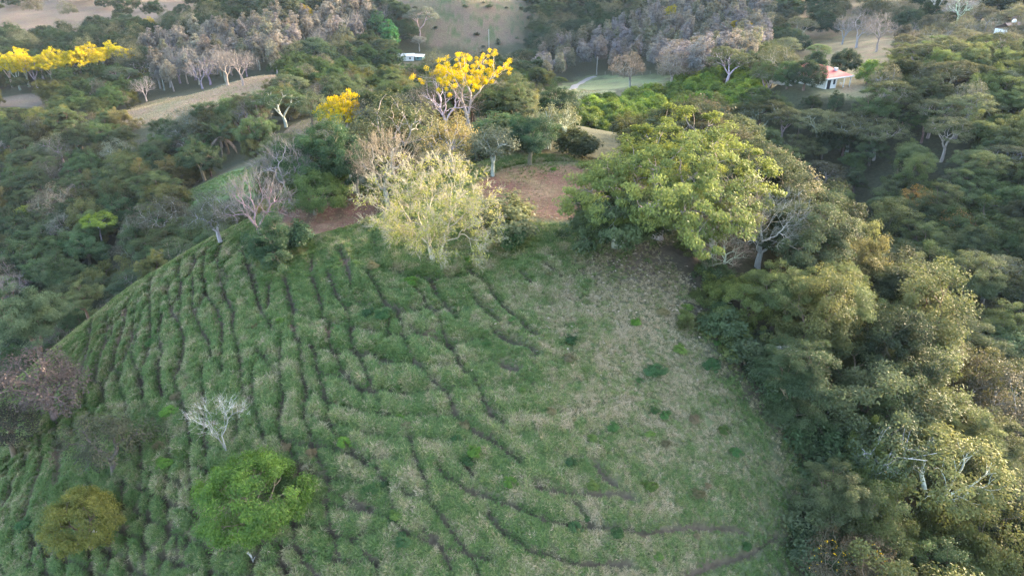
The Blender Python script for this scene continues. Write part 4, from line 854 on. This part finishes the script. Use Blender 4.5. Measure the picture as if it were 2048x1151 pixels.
# ------------------------------------------------------------------ buildings, road, car, small things
M_WHITE = simple_mat('white_wall', (.72, .71, .68), .85, .08, 1.5); M_RED = simple_mat('red_roof', (.31, .022, .030), .6, .15, 2.0); M_DARK = simple_mat('dark_opening', (.03, .033, .04), .3, .1)
M_FASC = simple_mat('fascia', (.78, .77, .75), .6, .05); M_STONE = simple_mat('paving', (.36, .34, .31), .9, .2); M_WOODF = simple_mat('post_wood', (.25, .20, .16), .9, .3)
M_ROAD = simple_mat('gravel_road', (.20, .185, .175), .95, .25, .8); M_TIN = simple_mat('tin_roof', (.50, .50, .50), .45, .2, 1.0); M_RUST = simple_mat('brown_roof', (.20, .13, .11), .8, .3, 1.0)
M_CAR = simple_mat('car_paint', (.62, .66, .72), .25, .03); M_GLASS = simple_mat('car_glass', (.02, .03, .045), .08, .0); M_TYRE = simple_mat('tyre', (.02, .02, .02), .9, .2); M_TEAL = simple_mat('teal_wall', (.10, .22, .22), .8, .1)
# red-roofed house: local x runs along the seen front, y away from it
h_o = bpy.data.objects.new('red_roofed_house', None); COL.objects.link(h_o); h_o.location = (76.3, 173.3, float(zmesh(80, 176)) - .05); h_o.rotation_euler = (0, 0, math.atan2(.455, .89))
tag(h_o, 'white house with a red hipped roof on the far ridge', 'house')
L_, W_ = 9.2, 15.0; ez = 2.75
Boxes().box(.55, 4.3, .6, W_ - .6, 0, ez).box(4.302, L_ - .6, 4.4, W_ - .602, 0, ez - .002).build('wall', M_WHITE, h_o)
rf = Boxes().poly([(0, 0, ez), (L_, 0, ez), (L_, W_, ez), (0, W_, ez), (L_ / 2, 4.5, ez + 1.95), (L_ / 2, W_ - 4.5, ez + 1.95), (0, 0, ez - .02), (L_, 0, ez - .02), (L_, W_, ez - .02), (0, W_, ez - .02)],
    [(0, 1, 4), (1, 2, 5, 4), (2, 3, 5), (3, 0, 4, 5), (9, 8, 7, 6), (0, 6, 7, 1), (1, 7, 8, 2), (2, 8, 9, 3), (3, 9, 6, 0)]).build('roof', M_RED, h_o)
fb = Boxes()
fb.box(-.06, L_ + .06, -.08, 0.0, ez - .24, ez + .03).box(-.06, L_ + .06, W_, W_ + .08, ez - .24, ez + .03).box(-.08, -.002, .002, W_ - .002, ez - .24, ez + .03).box(L_ + .002, L_ + .08, .002, W_ - .002, ez - .24, ez + .03).build('fascia', M_FASC, rf)
Boxes().box(L_ / 2 + .6, L_ / 2 + 1.3, 2.2, 2.9, ez + .9, ez + 1.75).build('roof_vent', M_TIN, rf)
dr = Boxes().box(1.0, 2.2, .55, .62, .05, 2.2).build('door', M_DARK, h_o); Boxes().box(.88, .997, .53, .64, .05, 2.3).box(2.203, 2.32, .53, .64, .05, 2.3).build('door_frame', M_FASC, dr)
wd = Boxes().box(3.1, 3.8, .55, .62, 1.0, 2.2).build('window', M_DARK, h_o); Boxes().box(3.0, 3.9, .5, .64, .88, .995).build('sill', M_FASC, wd)
for y0 in (2.5, 6.0, 9.5): Boxes().box(.5, .56, y0, y0 + 1.4, .9, 2.1).build('window', M_DARK, h_o)
for (px_, py_) in ((L_ - .35, .35), (L_ - .35, 4.2), (6.6, .35)): Boxes().box(px_ - .09, px_ + .09, py_ - .09, py_ + .09, 0, ez - .25).build('porch_post', M_WHITE, h_o)
Boxes().box(-3.2, L_ + .4, -.9, .598, -.5, -.002).box(-3.2, .548, .602, W_, -.5, -.004).build('terrace', M_STONE, h_o)
for k, (cx_, cy_) in enumerate(((5.4, 2.2), (6.6, 2.6), (7.6, 1.9))):   # porch chairs
    c = bpy.data.objects.new('porch_chair', None); COL.objects.link(c); c.matrix_world = Matrix.Translation(h_o.location) @ Matrix.Rotation(h_o.rotation_euler[2], 4, 'Z') @ Matrix.Translation((cx_, cy_, 0)) @ Matrix.Rotation(k * 1.1, 4, 'Z')
    tag(c, 'white chair on the porch of the red-roofed house', 'chair', 'white porch chairs')
    Boxes().box(-.26, .26, -.26, .26, .40, .46, .02).build('seat', M_WHITE, c); Boxes().box(-.26, .26, .22, .28, .465, .95, .02).build('backrest', M_WHITE, c)
    for a_ in (-.22, .22):
        for b_ in (-.22, .22): Boxes().box(a_ - .025, a_ + .025, b_ - .025, b_ + .025, 0, .398).build('leg', M_WHITE, c)
def hut(name, u, v, w_, d_, hh, rise, rz, wall, roof, label, over=.4, gable=True, cat='hut', win=1):
    x, y, z = at(u, v); o = bpy.data.objects.new(name, None); COL.objects.link(o); o.location = (x, y, float(zmesh(x, y)) - .1); o.rotation_euler = (0, 0, rz); tag(o, label, cat)
    Boxes().box(-w_ / 2, w_ / 2, -d_ / 2, d_ / 2, 0, hh).build('wall', wall, o)
    a_, b_ = w_ / 2 + over, d_ / 2 + over; t = .12
    if gable:
        Boxes().poly([(-a_, -b_, hh), (a_, -b_, hh), (a_, 0, hh + rise), (-a_, 0, hh + rise), (-a_, b_, hh), (a_, b_, hh), (-a_, -b_, hh + t), (a_, -b_, hh + t), (a_, 0, hh + rise + t), (-a_, 0, hh + rise + t), (-a_, b_, hh + t), (a_, b_, hh + t)],
            [(0, 1, 2, 3), (3, 2, 5, 4), (9, 8, 7, 6), (10, 11, 8, 9), (0, 6, 7, 1), (4, 5, 11, 10), (0, 3, 9, 6), (3, 4, 10, 9), (1, 7, 8, 2), (2, 8, 11, 5)]).build('roof', roof, o)
    else:
        Boxes().poly([(-a_, -b_, hh + .02), (a_, -b_, hh + .02), (a_, b_, hh + rise), (-a_, b_, hh + rise), (-a_, -b_, hh + .02 + t), (a_, -b_, hh + .02 + t), (a_, b_, hh + rise + t), (-a_, b_, hh + rise + t)],
            [(3, 2, 1, 0), (4, 5, 6, 7), (0, 1, 5, 4), (1, 2, 6, 5), (2, 3, 7, 6), (3, 0, 4, 7)]).build('roof', roof, o)
    for k in range(win): q = (k + .5) / win * w_ - w_ / 2; Boxes().box(q - .4, q + .4, -d_ / 2 - .04, -d_ / 2 + .02, .9, 1.9).build('window', M_DARK, o)
    Boxes().box(-w_ / 2 + .3, -w_ / 2 + 1.1, -d_ / 2 - .05, -d_ / 2 + .02, 0, 2.0).build('door', M_DARK, o)
    OBST.append((x, y, 5)); return o
hut('farm_hut', 813, 121, 8, 5, 2.4, 1.0, .1, M_WHITE, M_TIN, 'white farm hut with pale roof at the foot of the cone hill', win=2)
hut('tin_shed', 838, 120, 5, 3.5, 2.0, .5, -.2, M_TEAL, M_FASC, 'small shed with white lean-to roof beside the white farm hut', gable=False)
hut('open_shed', 776, 108, 9, 5, 2.6, .4, .15, M_RUST, M_TIN, 'long low shed with grey flat roof behind the farm hut', gable=False)
hut('white_hut', 1886, 130, 4.5, 3.5, 3.4, .25, .25, M_WHITE, M_TIN, 'little white hut showing between domed trees on the right slope', gable=False)
hh_ = hut('hilltop_house', 2040, 78, 17, 8, 3.6, 2.2, .22, M_WHITE, M_RUST, 'hilltop house with a low brown roof and pale walls', cat='house', win=3)
tank = Boxes(); bmesh.ops.create_icosphere(tank.bm, subdivisions=2, radius=.8, matrix=Matrix.Translation((-4, 1.0, 6.2))); tank.cyl((-4, 1.0, 5.0), (-4, 1.0, 5.6), .15); tank.build('water_tank', M_FASC, hh_)
# roads
def strip(name, pts, wid, mat, label, lift=.06):
    P = np.array([at(u, v)[:2] for u, v in pts]); t = np.linspace(0, len(P) - 1, len(P) * 8); P = np.stack([np.interp(t, np.arange(len(P)), P[:, k]) for k in (0, 1)], 1)
    V = []; Q = []
    for i, p in enumerate(P):
        d_ = P[min(i + 1, len(P) - 1)] - P[max(i - 1, 0)]; d_ /= np.linalg.norm(d_) + 1e-9; s = np.array([-d_[1], d_[0]])
        for k in range(5): q = p + s * wid * (k / 4 - .5); V.append((q[0], q[1], float(zmesh(q[0], q[1])) + lift - (.12 if k in (0, 4) else 0)))
        if i:
            b = (i - 1) * 5
            for k in range(4): Q.append((b + k, b + k + 1, b + k + 6, b + k + 5))
    return tag(link(name, quad_mesh(name, V, Q, mat, smooth=True)), label, kind='structure')
strip('gravel_road', [(1136,181), (1150,172), (1165,164), (1178,157), (1190,153)], 3.4, M_ROAD, 'pale gravel road climbing out of the valley field', .15)
strip('dirt_road', [(1340,130), (1380,129), (1420,128), (1460,127), (1500,124)], 3.0, M_ROAD, 'pale dirt road behind the orchard', .15)
strip('yard_path', [(1500,168), (1530,163), (1560,160)], 1.6, M_ROAD, 'pale path from the orchard to the house yard', .12)
# fence posts along the valley field
for k in range(9):
    x, y, z = at(1195 + k * 15, 151 - .2 * k); zz = float(zmesh(x, y)); p = Boxes().cyl((0, 0, -.3), (0, 0, 1.7), .11, 6, .09).build('fence_post', M_WOODF, loc=(x, y, zz))
    tag(p, 'grey wooden fence post along the far edge of the valley field', 'post', 'fence posts by the valley field')
def pole(u, v, hh, label):
    x, y, z = at(u, v); o = bpy.data.objects.new('utility_pole', None); COL.objects.link(o); o.location = (x, y, float(zmesh(x, y))); tag(o, label, 'pole')
    Boxes().cyl((0, 0, -.4), (0, 0, hh), .16, 8, .11).build('shaft', M_STONE, o); Boxes().box(-.9, .9, -.06, .06, hh - .7, hh - .56).build('crossarm', M_WOODF, o)
pole(1193, 150, 9, 'utility pole at the bend of the gravel road'); pole(978, 98, 10, 'utility pole at the foot of the cone hill')
# car parked under the big-leaved tree
cx_, cy_, _ = at(1257, 414); c_o = bpy.data.objects.new('parked_car', None); COL.objects.link(c_o); c_o.location = (cx_, cy_, float(zmesh(cx_, cy_)) + .02); c_o.rotation_euler = (0, 0, .25)
tag(c_o, 'pale silver car parked half hidden under the big-leaved tree', 'car')
Boxes().box(-2.05, 2.05, -.85, .85, .38, .95, .14).build('body', M_CAR, c_o)
cb = Boxes(); cb.poly([(-1.5, -.78, .94), (1.0, -.78, .94), (1.0, .78, .94), (-1.5, .78, .94), (-1.05, -.62, 1.5), (.45, -.62, 1.5), (.45, .62, 1.5), (-1.05, .62, 1.5)], [(0, 1, 5, 4), (1, 2, 6, 5), (2, 3, 7, 6), (3, 0, 4, 7), (4, 5, 6, 7)]).build('cabin_glass', M_GLASS, c_o)
Boxes().box(-1.08, .48, -.64, .64, 1.495, 1.56, .03).build('roof', M_CAR, c_o)
for a_ in (-1.3, 1.3):
    for b_ in (-.8, .8):
        wl = Boxes().cyl((a_, b_ - .1, .32), (a_, b_ + .1, .32), .32, 16).build('wheel', M_TYRE, c_o); Boxes().cyl((a_, b_ - .104, .32), (a_, b_ + .104, .32), .18, 12).build('rim', M_TIN, wl)
for b_ in (-.6, .6): Boxes().box(2.02, 2.07, b_ - .16, b_ + .16, .66, .8).build('headlight', M_FASC, c_o)
# fallen pale logs, broken stubs
def log(u, v, u2, v2, r_, label, up=0.0, up2=0.0, kids=2):
    a_ = np.array(at(u, v, up)); b_ = np.array(at(u2, v2, up2)); a_[2] = zmesh(a_[0], a_[1]) + up; b_[2] = zmesh(b_[0], b_[1]) + up2; r = np.random.RandomState(int(u)); W = Wood(); d_ = b_ - a_
    W.tube(crv(r, np.zeros(3), d_, .05, 7), np.linspace(r_, r_ * .35, 7), 7)
    for k in range(kids):
        s = r.uniform(.45, .9); e = d_ * s + np.array([*(r.normal(0, .25, 2) * np.linalg.norm(d_)), abs(r.normal(.25, .1)) * np.linalg.norm(d_)]); W.tube(crv(r, d_ * s, e, .08, 5), np.linspace(r_ * .4, r_ * .12, 5), 4)
    o = link('fallen_branch' if up else 'fallen_log', W.mesh('fallen_log'), loc=a_); o.color = (.56, .52, .48, 1); tag(o, label, 'log')
log(1552, 697, 1690, 680, .17, 'long white dead branch lying over the bushes at the pasture edge', 2.6, 3.6, 4)
log(1732, 985, 1795, 900, .16, 'leaning white dead trunk in a dark gap of the lower wood', .3, 6.0, 4)
log(186, 1063, 203, 1075, .12, 'short white log beside the golden green tree', .35, .05, 0)
log(495, 1104, 505, 1117, .10, 'short pale stick lying below the vivid green tree', .3, .05, 1)
log(1428, 622, 1475, 590, .09, 'bent bare branch sticking out of the edge scrub', .3, 1.8, 2)
# scrub along the pasture's wooded edge and weeds on the pasture
rq = np.random.RandomState(3)
for k in range(len(EDGE) - 1):
    (u0, v0), (u1, v1) = EDGE[k], EDGE[k + 1]; n = int(math.hypot(u1 - u0, v1 - v0) / 26)
    for j in range(n):
        t = (j + rq.rand()) / n; u = u0 + (u1 - u0) * t + rq.uniform(4, 46); v = v0 + (v1 - v0) * t + rq.uniform(-12, 8)
        col = (0.095, .125, .035) if v < 700 and rq.rand() < .6 else (0.05, .08, .032)
        tree_px('shrub', u, v, rq.uniform(1.6, 3.4), col, 'leafy shrub in the scrub along the wooded pasture edge', wide=rq.uniform(1, 1.5), group='shrubs along the wooded pasture edge', jit=.2)
for u, v in ((1405, 640), (1380, 660), (1420, 668), (1395, 600), (1440, 660), (1370, 640), (1460, 720), (1430, 610)):
    tree_px('shrub', u, v, rq.uniform(.8, 1.3), (0.11, .14, .04), 'low yellow green bush spreading onto the short grass', group='low bushes on the short grass', jit=.2, wide=1.3)
for u, v, s, c in ((1143, 690, .8, 0), (1310, 745, 1.0, 0), (950, 915, .8, 1), (1140, 930, .7, 0), (1273, 652, .7, 1), (690, 890, .7, 1), (560, 648, .6, 1), (768, 640, 1.0, 0), (1425, 735, .9, 0), (800, 830, .7, 1), (735, 630, .9, 0), (1020, 968, .7, 1), (1150, 1048, .7, 0), (340, 826, .8, 1), (330, 936, .7, 1), (825, 565, .9, 1), (805, 1095, .7, 0), (918, 882, .6, 0), (940, 530, .7, 1), (50, 1062, .9, 0), (1108, 340, .5, 1)):
    tree_px('shrub', u, v, s, (0.045, .11, .035) if c == 0 else (0.085, .19, .025), 'tiny dark green weed clump in the pasture grass' if c == 0 else 'tiny vivid green weed clump in the pasture grass', wide=1.3, group='dark weeds in the pasture' if c == 0 else 'vivid weeds in the pasture', name='weed', cat='weed', jit=.1)
for k in range(46):   # low scrub dotted over the bare cone hill
    a_ = rq.rand() * 6.283; r_ = 8 + 44 * rq.rand() ** .5; x, y = CONE[0] + math.cos(a_) * r_, CONE[1] + math.sin(a_) * r_ * 1.1
    if y < 500: tree('shrub', x, y, float(zmesh(x, y)), rq.uniform(1.0, 2.4), (0.06, .075, .035), 'low dark bush dotted over the bare cone hill', group='bushes on the bare cone hill', wide=1.4, jit=.2)
for k in range(70):   # small weeds scattered in the grass
    u, v = rq.uniform(250, 1500), rq.uniform(520, 1140); x, y, z = at(u, v)
    if not inpoly(x, y, PASTURE) or used(x, y, .5): continue
    c = rq.randint(3); tree('shrub', x, y, float(zmesh(x, y)), rq.uniform(.3, .65), [(0.05, .12, .03), (0.10, .17, .035), (0.17, .15, .07)][c], ['small dark green weed among the grass tufts', 'small light green weed among the grass tufts', 'small straw coloured weed among the grass tufts'][c], group=['small dark weeds', 'small light weeds', 'small straw weeds'][c], wide=1.5, name='weed', cat='weed', jit=.15)
# yellow blossoms on the two shrubs at the bottom edge
for o in [q for q in COL.objects if q.name.startswith('flowering_shrub')]:
    r = np.random.RandomState(8); n = 70; T = crown_pts(r, n, 4.0, 4.8, 3.7, low=-.1); V, Q, lv = leaves(r, T, 5, .13, .12, .10, np.array([0, 0, 3.]))
    f_ = link('blossoms', quad_mesh('blossoms', V, Q, PETAL, lv), o); f_.color = (.62, .44, .02, 1)
# ------------------------------------------------------------------ haze: the air over the valley
m, t, N, L = new_mat('haze_air'); o = N.new('ShaderNodeOutputMaterial'); pv = N.new('ShaderNodeVolumePrincipled')
pv.inputs['Color'].default_value = (.80, .88, 1.0, 1); pv.inputs['Density'].default_value = 0.000055; pv.inputs['Anisotropy'].default_value = -0.5
L.new(pv.outputs[0], o.inputs['Volume'])
hz_ = Boxes().box(-1500, 1500, -400, 1900, -60, 44).build('haze', m); tag(hz_, 'thin bluish haze over the whole valley', 'haze', kind='stuff')
